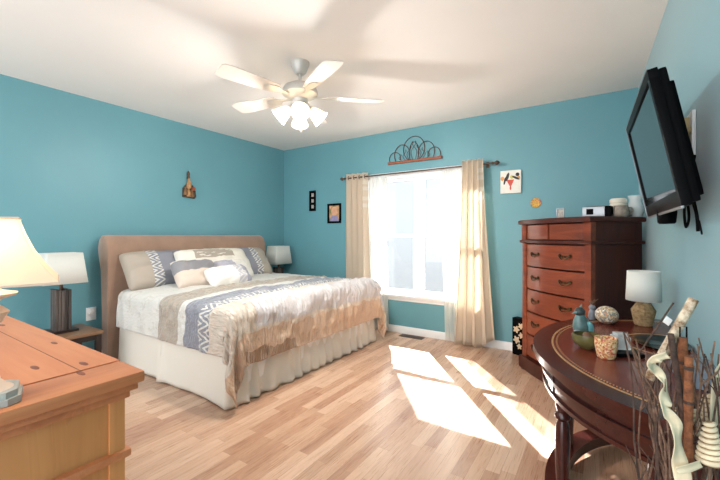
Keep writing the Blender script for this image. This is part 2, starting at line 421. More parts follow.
# window: frame > casing pieces, mullion, sashes with panes
bm = bmesh.new()
addbx(bm, (WX0-0.055, YB-0.016, WZ0-0.01), (WX0+0.012, YB+0.1, WZ1+0.06), 0.004); addbx(bm, (WX1-0.012, YB-0.016, WZ0-0.01), (WX1+0.055, YB+0.1, WZ1+0.06), 0.004)
addbx(bm, (WX0-0.055, YB-0.016, WZ1-0.012), (WX1+0.055, YB+0.1, WZ1+0.06), 0.004)
addbx(bm, (WX0, YB+0.02, WZ0-0.005), (WX1, YB+0.1, WZ0+0.02))
win = struct('window_1', bm, 'vinyl')
struct('sill', bx((WX0-0.08, YB-0.05, WZ0-0.03), (WX1+0.08, YB+0.06, WZ0+0.004), 0.005), 'white', win)
struct('apron', bx((WX0-0.06, YB-0.016, WZ0-0.075), (WX1+0.06, YB, WZ0-0.03), 0.003), 'white', win)
struct('mullion', bx((-1.818, YB+0.005, WZ0+0.004), (-1.742, YB+0.1, WZ1), 0.004), 'vinyl', win)
for x0, x1 in ((WX0+0.012, -1.817), (-1.743, WX1-0.012)):
    for k, (z0, z1) in enumerate(((WZ0+0.02, 1.18), (1.15, WZ1-0.012))):
        y0 = YB+0.03 + 0.028*k; y1 = y0+0.028; w = 0.036
        bm = bmesh.new()
        addbx(bm, (x0, y0, z0), (x0+w, y1, z1), 0.003); addbx(bm, (x1-w, y0, z0), (x1, y1, z1), 0.003)
        addbx(bm, (x0+w, y0+0.0005, z0), (x1-w, y1-0.0005, z0+w)); addbx(bm, (x0+w, y0+0.0005, z1-w), (x1-w, y1-0.0005, z1))
        s = struct('sash', bm, 'vinyl', win)
        struct('pane', bx((x0+w, y0+0.012, z0+w), (x1-w, y0+0.016, z1-w)), 'glass', s)
        if k == 0:
            bm = bmesh.new(); box(bm, ((x0+x1)/2, y0+0.005, z1+0.006), (0.05, 0.02, 0.012), 0.003); struct('sash_lock', bm, 'vinyl', s)
for x in (-2.16, -1.45):
    bm = bmesh.new(); box(bm, (x, YB+0.01, WZ1-0.02), (0.03, 0.03, 0.024), 0.006); struct('blind_bracket', bm, 'white', win)

# floor register
t = thing('floor_vent', 'brown slotted floor register set in the wood floor below the window', 'vent', (-1.81, 3.845, 0))
obj('frame', bx((-0.145, -0.055, 0.0), (0.145, 0.055, 0.004), 0.0015), 'bronze', t)
bm = bmesh.new()
for i in range(14):
    for r in (-1, 1): addbx(bm, (-0.125 + i*0.0185, r*0.022 - 0.017, 0.0041), (-0.125 + i*0.0185 + 0.011, r*0.022 + 0.017, 0.0052))
obj('louvre', bm, 'espresso', t)

# outlet on the left wall
t = thing('wall_outlet', 'white wall outlet with a plug beside the headboard, above the nightstand', 'outlet', (XL, 1.462, 0.44))
obj('plate', bx((0.0005, -0.04, -0.06), (0.006, 0.04, 0.06), 0.002), 'white', t)
obj('plug', box(bmesh.new(), (0.022, 0.0, 0.025), (0.032, 0.045, 0.04), 0.008), 'white', t)
bm = bmesh.new(); box(bm, (0.007, 0, -0.028), (0.003, 0.034, 0.03), 0.001); obj('socket', bm, 'vinyl', t)

# ------------------------------------------------------------------ bed
HX, FX, BY0, BY1, TZ = -3.68, -2.06, 1.58, 3.45, 0.655
bed = thing('bed', 'king bed with rolled taupe suede headboard and pleated ivory bed skirt', 'bed', (0, 0, 0))
prof = [(-3.925, 1.06), (-3.905, 1.13), (-3.86, 1.168), (-3.80, 1.172), (-3.745, 1.15), (-3.715, 1.10), (-3.705, 1.02), (-3.708, 0.9), (-3.715, 0.6), (-3.715, 0.01),
        (-3.83, 0.01), (-3.84, 0.5), (-3.86, 0.85), (-3.905, 0.97)]
bm = bmesh.new()
sec = []
ys = [(1.505, 0.93), (1.512, 0.97), (1.53, 1.0), (3.335, 1.0), (3.353, 0.97), (3.36, 0.93)]
cx, cz = -3.8, 0.6
for y, k in ys: sec.append([bm.verts.new((cx+(x-cx)*(k if k < 1 else 1), y, 0.01 + (z-0.01)*(1-(1-k)*0.15))) for x, z in prof])
for a, b in zip(sec, sec[1:]):
    for i in range(len(prof)): bm.faces.new((a[i], a[(i+1) % len(prof)], b[(i+1) % len(prof)], b[i]))
bm.faces.new(sec[0][::-1]); bm.faces.new(sec[-1])
obj('headboard', bm, 'suede', bed, 50)
obj('box_spring', bx((HX, BY0+0.04, 0.12), (FX-0.03, BY1-0.04, 0.36), 0.02), 'white', bed)
obj('mattress', bx((HX, BY0+0.03, 0.36), (FX-0.02, BY1-0.03, 0.62), 0.04), 'white', bed)
# skirt: a path round three sides, gathered at the foot
path = []
L1 = 1.55; L2 = BY1-BY0+0.02
def skirt_f(u, v):
    s = u*(2*L1+L2); z = 0.008 + v*0.36; fl = (1-v)
    amp = 0.022; k = 2*PI/0.12
    ys0 = BY0-0.002; xs1 = FX-0.045
    if s < L1:
        d = s; w = math.sin(d*9 + nz(d*3)*2)*0.006*fl + 0.012*fl
        g = math.exp(-((d-0.72)/0.05)**2); w += (-0.05 if d < 0.72 else 0.03)*g*fl*1.2
        near = max(0, (d-1.3)/0.25); w += 0.03*near*fl
        return Vector((FX-0.045-L1+d + 0.03*near*fl, ys0 - w, z))
    if s < L1+L2:
        d = s-L1; e = min(1, d/0.12, (L2-d)/0.12)
        w = (math.sin(d*k + nz(d*2.3, 1)*5)*amp*(0.35+0.65*fl)*(0.7+0.6*nz(d*3, 5)) + nz(d*6, v*2)*0.022)*e + 0.045*fl
        return Vector((xs1 + w, ys0 + d - 0.02*fl*(1-min(1, d/0.1)), z))
    d = s-L1-L2; return Vector((xs1-d, ys0+L2 + 0.012*fl, z))
obj('bed_skirt', grid(skirt_f, 420, 14), 'skirt', bed, 80, solid=0.003)

# comforter
RC = 0.075
def drape(s):
    q = RC*PI/2
    if s <= 0: return 0.0, 0.0
    if s < q: return RC*math.sin(s/RC), RC*(1-math.cos(s/RC))
    return RC + (s-q)*0.05, RC + (s-q)
CX0, CX1, CY0, CY1 = HX+0.06, FX+0.045-RC, BY0-0.03+RC, BY1+0.04-RC
LA, SIDE, FOOT = CX1-CX0, 0.36, 0.43
def comf0(a, b):                                   # flat cloth coordinates to the draped surface
    x = CX0 + a; y = CY0 + b; W = CY1-CY0
    du = max(0, a-LA); dv0 = max(0, -b); dv1 = max(0, b-W); dv = max(dv0, dv1)
    s = math.hypot(du, dv); hor, drop = drape(s)
    ang = math.atan2(dv, du) if s > 1e-6 else 0
    corner = math.sin(2*ang) if du > 0 and dv > 0 else 0
    hor += corner*(0.03 + 0.035*math.sin(ang*9))*min(1, s/0.3); drop *= 1+0.22*corner
    px = min(x, CX1) + hor*math.cos(ang); py = min(max(y, CY0), CY1) + (-1 if dv0 > 0 else 1)*hor*math.sin(ang)
    ed = min(1, max(0, min(b, W-b)/0.5)); crown = 0.028*math.sin(ed*PI/2)
    pz = TZ + 0.012 + crown*(1-min(1, s/0.1)) - drop
    # head end tucks down in front of the pillows
    wr = 0.0
    h = min(1, s/0.25)
    wr += 0.010*nz(a*5, b*5, 1) + 0.006*nz(a*14, b*11, 4)
    if 0.66 < a < 1.02: wr += math.sin(PI*(a-0.66)/0.36)*(0.022*nz(a*26+b*6, b*12, 2) + 0.016*nz(a*11, b*9, 3))
    elif 1.02 <= a < 1.37: wr += 0.016*nz(a*12+b*4, b*9, 2) + 0.010*nz(a*26, b*14, 3)
    elif a >= 1.37:
        f = min(1, (a-1.37)/0.12); g = min(1, max(0, (b+0.05)/0.25)); f *= 0.35+0.65*g
        ph = b*2*PI/0.10 + 5*nz(b*3.1, a*1.8) + 3*nz(b*7, a*5, 2)
        pl = abs(math.sin(ph*0.5))**0.7; gate = 0.45+0.55*nz(a*5, b*4, 11)
        hang = 1-0.75*min(1, du/0.2)
        wr += f*(0.052*pl*max(0.2, gate)*hang + 0.026*nz(b*11+a*3, a*5, 5) + 0.020*nz(b*24 + a*9, a*13, 6)*hang - 0.012)
        wr -= f*0.014*max(0, math.cos((a-1.93)/0.05))*(abs(a-1.93) < 0.078)
    if du > 0: wr += h*(0.022*nz(b*9, a*1.5, 8) + 0.010*math.sin(b*36+4*nz(b*4)))
    elif dv > 0: wr += h*0.012*nz(a*9, b*2, 9)
    if du > 0: wr = max(wr, -0.022)
    return Vector((px, py, pz)), wr
def comf(u, v):
    a = u*(LA+FOOT); W = CY1-CY0; b = -SIDE + v*(W+2*SIDE)
    a2 = a
    p, w = comf0(a2, b); e = 0.004
    pa = comf0(a2+e, b)[0]; pb = comf0(a2, b+e)[0]
    n = (pa-p).cross(pb-p)
    if n.length < 1e-12: n = Vector((0, 0, 1))
    n.normalize()
    return p + n*(w + 0.004)
co = obj('comforter', grid(comf, 230, 230, lambda u, v: (u*(LA+FOOT), v*(CY1-CY0+2*SIDE)-SIDE)), 'comforter', None, 80, solid=0.008)
tag(co, 'comforter with white, taupe, slate zigzag and tan satin bands spread over the bed', 'comforter')

# pillows
def pillow(name, mat, label, w, h, t, loc, rot, seed, flat=0.0, group=None):
    def side(sg):
        def f(u, v):
            a, b = u*2-1, v*2-1
            k = max(0.0, (1-abs(a)**4)*(1-abs(b)**3.4))**0.5
            c_ = a*a*b*b; x = a*w/2*(1-0.03*(1-b*b)*a*a-0.05*c_**2); y = b*h/2*(1-0.05*(1-a*a)*b*b-0.08*c_**2)
            z = sg*(t/2*k) + (k*0.03*nz(a*2.5+seed, b*2.5, sg) + 0.012*k*nz(a*7+seed, b*5+a*2, sg))
            y -= 0.02*(1-abs(a))*0
            return Vector((x, y, z))
        return f
    a = grid(side(1), 26, 22); b = grid(side(-1), 26, 22)
    me = bpy.data.meshes.new('tmp'); b.to_mesh(me); b.free(); a.from_mesh(me); bpy.data.meshes.remove(me)
    bmesh.ops.remove_doubles(a, verts=a.verts[:], dist=0.0008)
    o = obj(name, a, mat, None, 80, loc); o.rotation_euler = rot
    return tag(o, label, 'pillow', group)
def stand(lean, yaw=0.0, roll=0.0):    # local x -> world +Y, local y -> up, local z -> world +X (towards the foot), leaned back on the headboard
    m = Matrix(((0, 0, 1), (1, 0, 0), (0, 1, 0)))
    return (Matrix.Rotation(yaw, 3, 'Z') @ Matrix.Rotation(-lean, 3, 'Y') @ m @ Matrix.Rotation(roll, 3, 'Z')).to_euler()
pillow('pillow_sham', 'sham_a', 'long pillow with beige, zigzag and slate bands at the near end of the headboard', 0.80, 0.42, 0.23, (-3.59, 1.97, 0.835), stand(R(36)), 1)
pillow('pillow_sham', 'sham_b', 'long slate and beige pillow at the far end of the headboard, nearest the corner lamp', 0.76, 0.42, 0.23, (-3.59, 2.90, 0.835), stand(R(36)), 9)
pillow('throw_pillow', 'euro', 'plump ivory pillow with a tan ruffle in the middle of the headboard', 0.86, 0.44, 0.22, (-3.42, 2.42, 0.84), stand(R(36)), 3)
pillow('throw_pillow', 'cush_a', 'small pillow half grey, half beige, in front of the pillow pile', 0.42, 0.32, 0.17, (-3.235, 2.06, 0.80), stand(R(42), R(-8)), 5)
pillow('throw_pillow', 'cush_c', 'small lilac and ivory pillow lying behind the white bolster', 0.42, 0.26, 0.14, (-3.25, 2.50, 0.805), stand(R(45), R(4)), 6)
pillow('throw_pillow', 'cush_b', 'small white oblong pillow with a grey zigzag end, at the very front of the pile', 0.46, 0.23, 0.15, (-3.05, 2.29, 0.77), stand(R(45), R(-4), R(3)), 8)

# ------------------------------------------------------------------ nightstands and their lamps
def nightstand(y, label, w=0.27):
    t = thing('nightstand', label, 'nightstand', (-3.70, y, 0), group='low nightstands beside the bed')
    obj('top', bx((-0.235, -w, 0.345), (0.22, w, 0.37), 0.004), 'walnut', t)
    bm = bmesh.new()
    for x in (-0.21, 0.19):
        for yy in (0.03-w, w-0.03): addbx(bm, (x-0.02, yy-0.02, 0), (x+0.02, yy+0.02, 0.345), 0.002)
    for x in (-0.21, 0.19): addbx(bm, (x-0.012, 0.03-w, 0.30), (x+0.012, w-0.03, 0.345))
    for yy in (0.03-w, w-0.03): addbx(bm, (-0.21, yy-0.012, 0.30), (0.19, yy+0.012, 0.345))
    obj('frame', bm, 'espresso', t); obj('shelf', bx((-0.2, 0.04-w, 0.10), (0.18, w-0.04, 0.12), 0.003), 'espresso', t)
nightstand(1.14, 'low nightstand with brown top and dark frame beside the near side of the bed', 0.24)
nightstand(3.735, 'low nightstand in the far corner, behind the bed and under the corner lamp', 0.18)
def bed_lamp(x, y, label, hw, rz=0.0):
    t = thing('table_lamp', label, 'lamp', (x, y, 0.371), rz, 'slat-base bedside lamps')
    obj('base', bx((-0.075, -0.10, 0), (0.075, 0.10, 0.018), 0.003), 'espresso', t)
    bm = bmesh.new()
    for i in range(5):
        yy = -0.046 + i*0.023
        addbx(bm, (-0.05 + 0.006*(i % 2), yy-0.0105, 0.018), (0.05 - 0.004*(i % 2), yy+0.0105, 0.355 - 0.006*((i*7) % 3)), 0.003)
    obj('column', bm, 'slate', t)
    bm = bmesh.new(); lathe(bm, [(0.012, 0.34), (0.012, 0.44)], seg=10); tube(bm, [(0, 0, 0.44), (0, 0, 0.62)], 0.004, 6); obj('stem', bm, 'bronze', t)
    bm = bmesh.new()
    b0, b1, z0, z1 = (0.115, hw), (0.095, hw-0.03), 0.402, 0.652
    lo, hi = [], []
    def rr(hx, hy, z, r=0.012):
        return [Vector((sx*(hx-r) + r*math.cos(R(a0+q)), sy*(hy-r) + r*math.sin(R(a0+q)), z)) for sx, sy, a0 in ((1, 1, 0), (-1, 1, 90), (-1, -1, 180), (1, -1, 270)) for q in (0, 30, 60, 90)]
    A = [bm.verts.new(p) for p in rr(*b0, z0)]; B = [bm.verts.new(p) for p in rr(*b1, z1)]
    for i in range(len(A)): bm.faces.new((A[i], A[(i+1) % len(A)], B[(i+1) % len(A)], B[i]))
    obj('lamp_shade', bm, 'shade_w', t, solid=0.004)
    return t
bed_lamp(-3.72, 1.165, 'white rectangular-shade lamp with dark slatted base on the near nightstand', 0.152)
bed_lamp(-3.78, 3.665, 'white-shade lamp with dark base in the far corner beyond the bed', 0.155)

# ------------------------------------------------------------------ curtains
YC = 3.85
rod = thing('curtain_rod', 'dark bronze curtain rod with finials above the window', 'curtain rod', (-1.84, YC, 1.905))
bm = bmesh.new(); tube(bm, [(-0.93, 0, 0), (0.93, 0, 0)], 0.009, 12); obj('pole', bm, 'bronze', rod)
for s in (-1, 1):
    Mx = Matrix.Rotation(s*PI/2, 3, 'Y')
    bm = bmesh.new(); lathe(bm, [(0.013, 0), (0.016, 0.008), (0.010, 0.02), (0.012, 0.026), (0.022, 0.04), (0.024, 0.05), (0.018, 0.064), (0.007, 0.075), (0.003, 0.082)], (s*0.92, 0, 0), 14, Mx); obj('finial', bm, 'bronze', rod)
    bm = bmesh.new(); tube(bm, [(s*0.86, 0.0, 0), (s*0.86, 0.075, 0)], 0.007, 8); box(bm, (s*0.86, 0.081, 0), (0.03, 0.012, 0.06), 0.003); obj('bracket', bm, 'bronze', rod)
def curtain(name, mat, label, cat, x0, x1, xb0, xb1, z0, z1, folds, amp, y, seed, grom=0, hem=0.0, tr=0.003, group=None):
    def f(u, v):
        tt = (1-v)**1.3
        a, b = x0 + (xb0-x0)*tt, x1 + (xb1-x1)*tt
        ph = u*folds*2*PI + 0.5*nz(u*3+seed, v*1.5)*(1-v)
        A = amp*(1+0.8*(1-v))
        zb = z0 + hem*max(0, (u-0.72)/0.28)**0.5 if hem else z0
        return Vector((a + (b-a)*u + 0.25*A*math.sin(2*ph), y - A*math.sin(ph) - 0.4*amp*nz(u*9+seed, v*3)*(1-v) , zb + (z1-zb)*v))
    o = obj(name, grid(f, int(folds*20), 40), mat, None, 80, solid=tr)
    tag(o, label, cat, group)
    for i in range(grom):
        u = (i+0.5)/grom
        p = f(round(u*folds*2)/(folds*2), 0.985)
        bm = bmesh.new(); ring = [(0.024*math.cos(q*PI/8), 0, 0.024*math.sin(q*PI/8)) for q in range(16)]
        Mx = Matrix.Rotation(PI/2, 3, 'Z')
        tube(bm, [Mx @ Vector(q) for q in ring], 0.004, 6, True); g = obj('grommet', bm, 'bronze', o); g.location = (p.x, y, 1.905)
    return o
curtain('drape', 'drape', 'beige grommet curtain panel on the left of the window, behind the bed', 'curtain', -2.74, -2.41, -2.74, -2.36, 0.02, 1.955, 4, 0.028, YC, 1, 4)
curtain('drape', 'drape', 'beige curtain panel with pale stripes flaring to the floor right of the window', 'curtain', -1.215, -1.0, -1.30, -0.885, 0.015, 1.955, 4, 0.020, YC-0.034, 2, 0, 0.10)
curtain('sheer_curtain', 'sheer', 'white sheer curtain at the left side of the window', 'curtain', -2.42, -2.17, -2.42, -2.14, 0.02, 1.89, 5, 0.012, YC+0.045, 3, tr=0.0)
curtain('sheer_curtain', 'sheer', 'white sheer curtain at the right side of the window, trailing to the floor', 'curtain', -1.48, -1.19, -1.43, -1.16, 0.015, 1.89, 5, 0.012, YC+0.045, 4, tr=0.0)

# ------------------------------------------------------------------ things on the walls
t = thing('wall_decor', 'fan-shaped scrolled wire wall decor above the window', 'wall decor', (-1.82, YB, 2.045))
obj('base_bar', bx((-0.345, -0.035, -0.014), (0.345, -0.006, 0.014), 0.005), 'rust', t)
def arc(cx, rx, rz, a0=0, a1=180, n=20, zb=0.012, y=-0.02): return [(cx + rx*math.cos(R(a0+(a1-a0)*i/n)), y, zb + rz*math.sin(R(a0+(a1-a0)*i/n))) for i in range(n+1)]
def leafarc(c, w, h): return [(c + w*math.sin(PI*i/24*2)*(0.35+0.65*math.sin(PI*i/24))*1.15, -0.02, 0.012 + h*(1-abs(1-2*i/24)**1.7)) for i in range(25)]
for c, zc, w, h, a0, a1 in ((0.0, 0.14, 0.135, 0.145, -60, 240), (-0.155, 0.085, 0.10, 0.12, -10, 215), (0.155, 0.085, 0.10, 0.12, -35, 190), (-0.25, 0.05, 0.075, 0.075, -20, 210), (0.25, 0.05, 0.075, 0.075, -30, 200), (0.0, 0.09, 0.06, 0.13, -50, 230)):
    bm = bmesh.new(); tube(bm, arc(c, w, h, a0, a1, 26, zc), 0.0042, 6); obj('hoop', bm, 'iron', t)
for s in (-1, 1):
    for k in range(4):
        bm = bmesh.new(); x0 = s*(0.02+0.045*k)
        tube(bm, [(x0 + s*0.05*math.sin(i/16*PI*1.7)*(i/16) + s*0.02*k*i/16, -0.02, 0.01 + (0.22-0.045*k)*i/16) for i in range(17)], 0.0028, 6); obj('scroll', bm, 'iron', t)
def frame_mesh(w, h, b, d=0.02):
    bm = bmesh.new()
    for lo, hi in (((-w/2, h/2-b), (w/2, h/2)), ((-w/2, -h/2), (w/2, -h/2+b)), ((-w/2, -h/2+b), (-w/2+b, h/2-b)), ((w/2-b, -h/2+b), (w/2, h/2-b))):
        addbx(bm, (lo[0], -d, lo[1]), (hi[0], -0.001, hi[1]), 0.002)
    return bm
def blob_mat(name, bgc, cols, scale):
    m = Mat(name, 0.4); v = m.coord('Object'); n = m.noise(v, scale, 3)
    st = [(0.36 + 0.26*i/len(cols), c) for i, c in enumerate([bgc]+cols)]
    m.base(m.ramp(n, st)); return m.m
MT['print_three'] = simple('pale_print', srgb(170, 165, 158), 0.5, 0.4, 90)
t = thing('picture_frame', 'narrow upright black frame with three small pictures on the back wall', 'picture frame', (-3.381, YB, 1.657))
obj('frame', frame_mesh(0.11, 0.285, 0.012), 'black', t); obj('mat_board', bx((-0.045, -0.008, -0.132), (0.045, -0.004, 0.132)), 'black', t)
for k in (-1, 0, 1): obj('picture', bx((-0.021, -0.010, k*0.082-0.024), (0.021, -0.0085, k*0.082+0.024)), 'print_three', t)
t = thing('picture_frame', 'black framed small portrait photo on the wall left of the window curtain', 'picture frame', (-2.998, YB, 1.468))
obj('frame', frame_mesh(0.225, 0.265, 0.026), 'black', t)
MT['portrait'] = blob_mat('portrait_print', srgb(96, 110, 70), [srgb(150, 140, 90), srgb(196, 150, 110), srgb(214, 170, 140)], 14)
pb = obj('photo', bx((-0.09, -0.008, -0.11), (0.09, -0.004, 0.11)), 'portrait', t)
MT['skin'] = simple('portrait_skin', srgb(214, 164, 132), 0.5, 0.1, 30); MT['lav'] = simple('portrait_shirt', srgb(148, 140, 180), 0.5, 0.15, 40)
bm = bmesh.new(); lathe(bm, [(0.052, -0.0012), (0.052, 0.0012)], (0.0, -0.0095, 0.03), 20, Matrix.Rotation(PI/2, 3, 'X'), 1, 1.2); obj('printed_face', bm, 'skin', pb)
bm = bmesh.new(); prism(bm, [(-0.075, -0.108), (0.075, -0.108), (0.06, -0.05), (0.03, -0.025), (-0.03, -0.025), (-0.06, -0.05)], 0.0085, 0.0105, Matrix.Rotation(PI/2, 4, 'X')); obj('printed_shirt', bm, 'lav', pb)

MT['canvas'] = simple('white_canvas', srgb(236, 234, 226), 0.7, 0.03, 40); MT['red'] = simple('coral_red_paint', srgb(216, 84, 66), 0.6, 0.1, 40)
MT['inkblk'] = simple('dark_paint', srgb(46, 40, 44), 0.6, 0.1, 40); MT['yell'] = simple('yellow_green_paint', srgb(206, 196, 60), 0.6, 0.1, 40); MT['org'] = simple('orange_paint', srgb(226, 160, 90), 0.6, 0.1, 40)
t = thing('wall_picture', 'white canvas painted with dark birds and red shapes, right of the curtains', 'picture', (-0.752, YB, 1.71))
cv = obj('canvas', bx((-0.098, -0.03, -0.115), (0.098, -0.001, 0.115), 0.003), 'canvas', t)
def flat(outline, mat, name, par, y=0.0305, d=0.0012):
    bm = bmesh.new(); prism(bm, outline, y, y+d, Matrix.Rotation(PI/2, 4, 'X')); return obj(name, bm, mat, par)
def ell(cx, cz, rx, rz, n=16, rot=0): return [(cx + rx*math.cos(2*PI*i/n)*math.cos(rot) - rz*math.sin(2*PI*i/n)*math.sin(rot), cz + rx*math.cos(2*PI*i/n)*math.sin(rot) + rz*math.sin(2*PI*i/n)*math.cos(rot)) for i in range(n)]
flat([(-0.04, 0.02), (0.035, 0.02), (0.0, -0.06)], 'red', 'painted_shape', cv); flat(ell(0.0, -0.065, 0.008, 0.02), 'red', 'painted_shape', cv)
flat(ell(-0.03, 0.05, 0.014, 0.045, rot=-0.3), 'inkblk', 'painted_bird', cv, 0.0312); flat(ell(-0.055, 0.01, 0.009, 0.04, rot=-0.2), 'inkblk', 'painted_bird', cv, 0.0312)
flat(ell(0.05, 0.035, 0.04, 0.011, rot=-0.5), 'inkblk', 'painted_bird', cv, 0.0312); flat(ell(0.065, 0.068, 0.018, 0.018), 'inkblk', 'painted_bird', cv, 0.0312)
flat(ell(-0.078, 0.035, 0.018, 0.022), 'org', 'painted_shape', cv); flat(ell(0.012, 0.045, 0.016, 0.018), 'yell', 'painted_shape', cv); flat(ell(0.075, 0.035, 0.015, 0.018), 'org', 'painted_shape', cv, 0.0308)

MT['plate'] = blob_mat('painted_flower_plate', srgb(176, 96, 100), [srgb(196, 130, 50), srgb(226, 190, 60), srgb(190, 110, 60), srgb(206, 170, 60)], 30)
bm = bmesh.new(); lathe(bm, [(0.0, 0.0), (0.045, 0.001), (0.055, 0.008), (0.052, 0.012), (0.04, 0.008), (0.0, 0.007)], (-0.523, YB-0.001, 1.487), 28, Matrix.Rotation(PI/2, 3, 'X') @ Matrix.Scale(0.86, 3))
tag(obj('wall_plate', bm, 'plate'), 'small round yellow painted plate hanging on the wall above the tall chest', 'plate')

t = thing('wall_ornament', 'small brown carved figure group hanging on the wall above the bed', 'ornament', (XL, 2.415, 1.725)); t.scale = (0.85, 0.82, 0.9)
MT['carv'] = simple('brown_carving', srgb(128, 92, 58), 0.6, 0.4, 40, 0.3); MT['carv2'] = simple('tan_carving', srgb(176, 132, 86), 0.6, 0.3, 40, 0.3); MT['carv3'] = simple('dark_carving', srgb(70, 52, 40), 0.6, 0.3, 40, 0.3); MT['carvr'] = simple('brick_red_carving', srgb(160, 82, 58), 0.6, 0.2, 40)
bm = bmesh.new(); prism(bm, [(-0.085, -0.13), (0.09, -0.145), (0.10, -0.05), (0.06, 0.02), (-0.02, 0.04), (-0.08, -0.02)], 0.001, 0.03, Matrix(((0, 0, 1, 0), (1, 0, 0, 0), (0, 1, 0, 0), (0, 0, 0, 1)))); obj('backing', bm, 'carv3', t)
for k, (y, z, h, r, mm) in enumerate(((-0.055, -0.11, 0.10, 0.026, 'carv'), (-0.01, -0.125, 0.11, 0.028, 'carv2'), (0.04, -0.13, 0.10, 0.026, 'carv'), (0.075, -0.13, 0.09, 0.022, 'carv3'), (-0.005, -0.02, 0.13, 0.032, 'carv2'))):
    bm = bmesh.new(); lathe(bm, [(r, 0), (r*1.05, h*0.3), (r*0.75, h*0.65), (r*0.4, h*0.78), (r*0.55, h*0.88), (r*0.45, h*1.0), (0, h*1.06)], (0.035, y, z), 12); obj('figure', bm, mm, t)
bm = bmesh.new(); sphere(bm, (0.035, 0.065, -0.02), 0.026); obj('red_bead', bm, 'carvr', t)
bm = bmesh.new(); lathe(bm, [(0.022, 0.10), (0.016, 0.14), (0.02, 0.16), (0.012, 0.19), (0, 0.205)], (0.03, -0.01, 0), 12); obj('spire', bm, 'carv3', t)

# ------------------------------------------------------------------ ceiling fan
fan = thing('ceiling_fan', 'white five-blade ceiling fan with a cluster of lit glass shades', 'ceiling fan', (-1.845, 2.005, ZC))
bm = bmesh.new(); lathe(bm, [(0.068, 0), (0.068, -0.015), (0.045, -0.075), (0.03, -0.09)], seg=28); obj('canopy', bm, 'nickel', fan)
bm = bmesh.new(); lathe(bm, [(0.012, -0.085), (0.012, -0.16)], seg=14); obj('downrod', bm, 'nickel', fan)
bm = bmesh.new(); lathe(bm, [(0.03, -0.145), (0.06, -0.155), (0.115, -0.185), (0.13, -0.215), (0.128, -0.24), (0.09, -0.262), (0.06, -0.275), (0.055, -0.30), (0.07, -0.31), (0.065, -0.335), (0.02, -0.345)], seg=36); obj('motor_housing', bm, 'nickel', fan)
for k in range(5):
    a = R(10 + 33.3 + 72*k); Mz = Matrix.Rotation(a, 4, 'Z') @ Matrix.Translation((0, 0, -0.25)) @ Matrix.Rotation(R(11), 4, 'X')
    bm = bmesh.new()
    ol = [(0.20, -0.05), (0.30, -0.062), (0.56, -0.073), (0.605, -0.066), (0.62, -0.05), (0.62, 0.05), (0.605, 0.066), (0.56, 0.073), (0.30, 0.062), (0.20, 0.05)]
    prism(bm, ol, -0.003, 0.003, Mz); bl = obj('blade', bm, 'fanblade', fan)
    bm = bmesh.new(); prism(bm, [(0.08, -0.018), (0.16, -0.012), (0.2, -0.038), (0.28, -0.03), (0.30, 0), (0.28, 0.03), (0.2, 0.038), (0.16, 0.012), (0.08, 0.018)], -0.009, -0.0035, Mz); obj('blade_iron', bm, 'nickel', bl)
for k in range(4):
    a = R(33.3 - 60 + 90*k - 20); d = Vector((math.cos(a), math.sin(a), 0)); ax = (d*0.75 + Vector((0, 0, -0.66))).normalized()
    q = Vector((0, 0, 1)).rotation_difference(ax).to_matrix()
    o0 = d*0.055 + Vector((0, 0, -0.325))
    bm = bmesh.new(); lathe(bm, [(0.014, 0), (0.020, 0.02), (0.024, 0.035)], o0, 14, q); arm = obj('lamp_holder', bm, 'nickel', fan)
    bm = bmesh.new()
    pr_ = [(0.022, 0.03), (0.032, 0.045), (0.044, 0.075), (0.050, 0.10), (0.060, 0.125), (0.066, 0.135)]
    rings = [[bm.verts.new(o0 + q @ Vector((r*math.cos(2*PI*i/24), r*math.sin(2*PI*i/24), z))) for i in range(24)] for r, z in pr_]
    for A, B in zip(rings, rings[1:]):
        for i in range(24): bm.faces.new((A[i], A[(i+1) % 24], B[(i+1) % 24], B[i]))
    obj('glass_shade', bm, 'opal', fan, solid=0.003)
    bm = bmesh.new(); sphere(bm, o0 + ax*0.075, 0.022, (1, 1, 1.2), 12); obj('bulb', bm, 'bulb', fan)
    light('fan_bulb_light', o0 + ax*0.12, 27.0, (1, 0.95, 0.89), 0.03, fan)
bm = bmesh.new(); tube(bm, [(0.01, 0.0, -0.34), (0.01, 0, -0.50)], 0.0012, 6); ch = obj('pull_chain', bm, 'nickel', fan)
bm = bmesh.new(); sphere(bm, (0.01, 0, -0.507), 0.009, (1, 1, 1.3), 10); obj('pull_knob', bm, 'white', ch)

# ------------------------------------------------------------------ tall chest of drawers, set across the corner
CW, CD, CH = 0.76, 0.459, 1.30
chest = thing('chest_of_drawers', 'tall cherry bow-front chest of drawers standing across the room corner', 'chest of drawers', (-0.311, 3.258, 0), R(-43.3))
def bow(x, b=0.045, w=CW-0.14): return -b*math.cos(min(1, abs(x)/(w/2))*PI/2)**0.8 if abs(x) < w/2 else 0.0
def front(hw, off=0.0, n=20, b=0.045): return [(-hw + 2*hw*i/n, bow(-hw+2*hw*i/n, b) - off) for i in range(n+1)]
obj('carcass', bx((-CW/2+0.022, 0.035, 0.10), (CW/2-0.022, CD-0.01, CH-0.03), 0.004), 'cherry_d', chest)
for sx in (-1, 1):
    bm = bmesh.new(); addbx(bm, (sx*(CW/2-0.075), -0.004, 0.1), (sx*(CW/2-0.020), 0.036, 1.105), 0.006); obj('corner_post', bm, 'cherry', chest)
    bm = bmesh.new(); addbx(bm, (sx*(CW/2-0.08), -0.010, 1.125), (sx*(CW/2-0.016), 0.036, 1.262), 0.006); obj('corner_block', bm, 'cherry', chest)
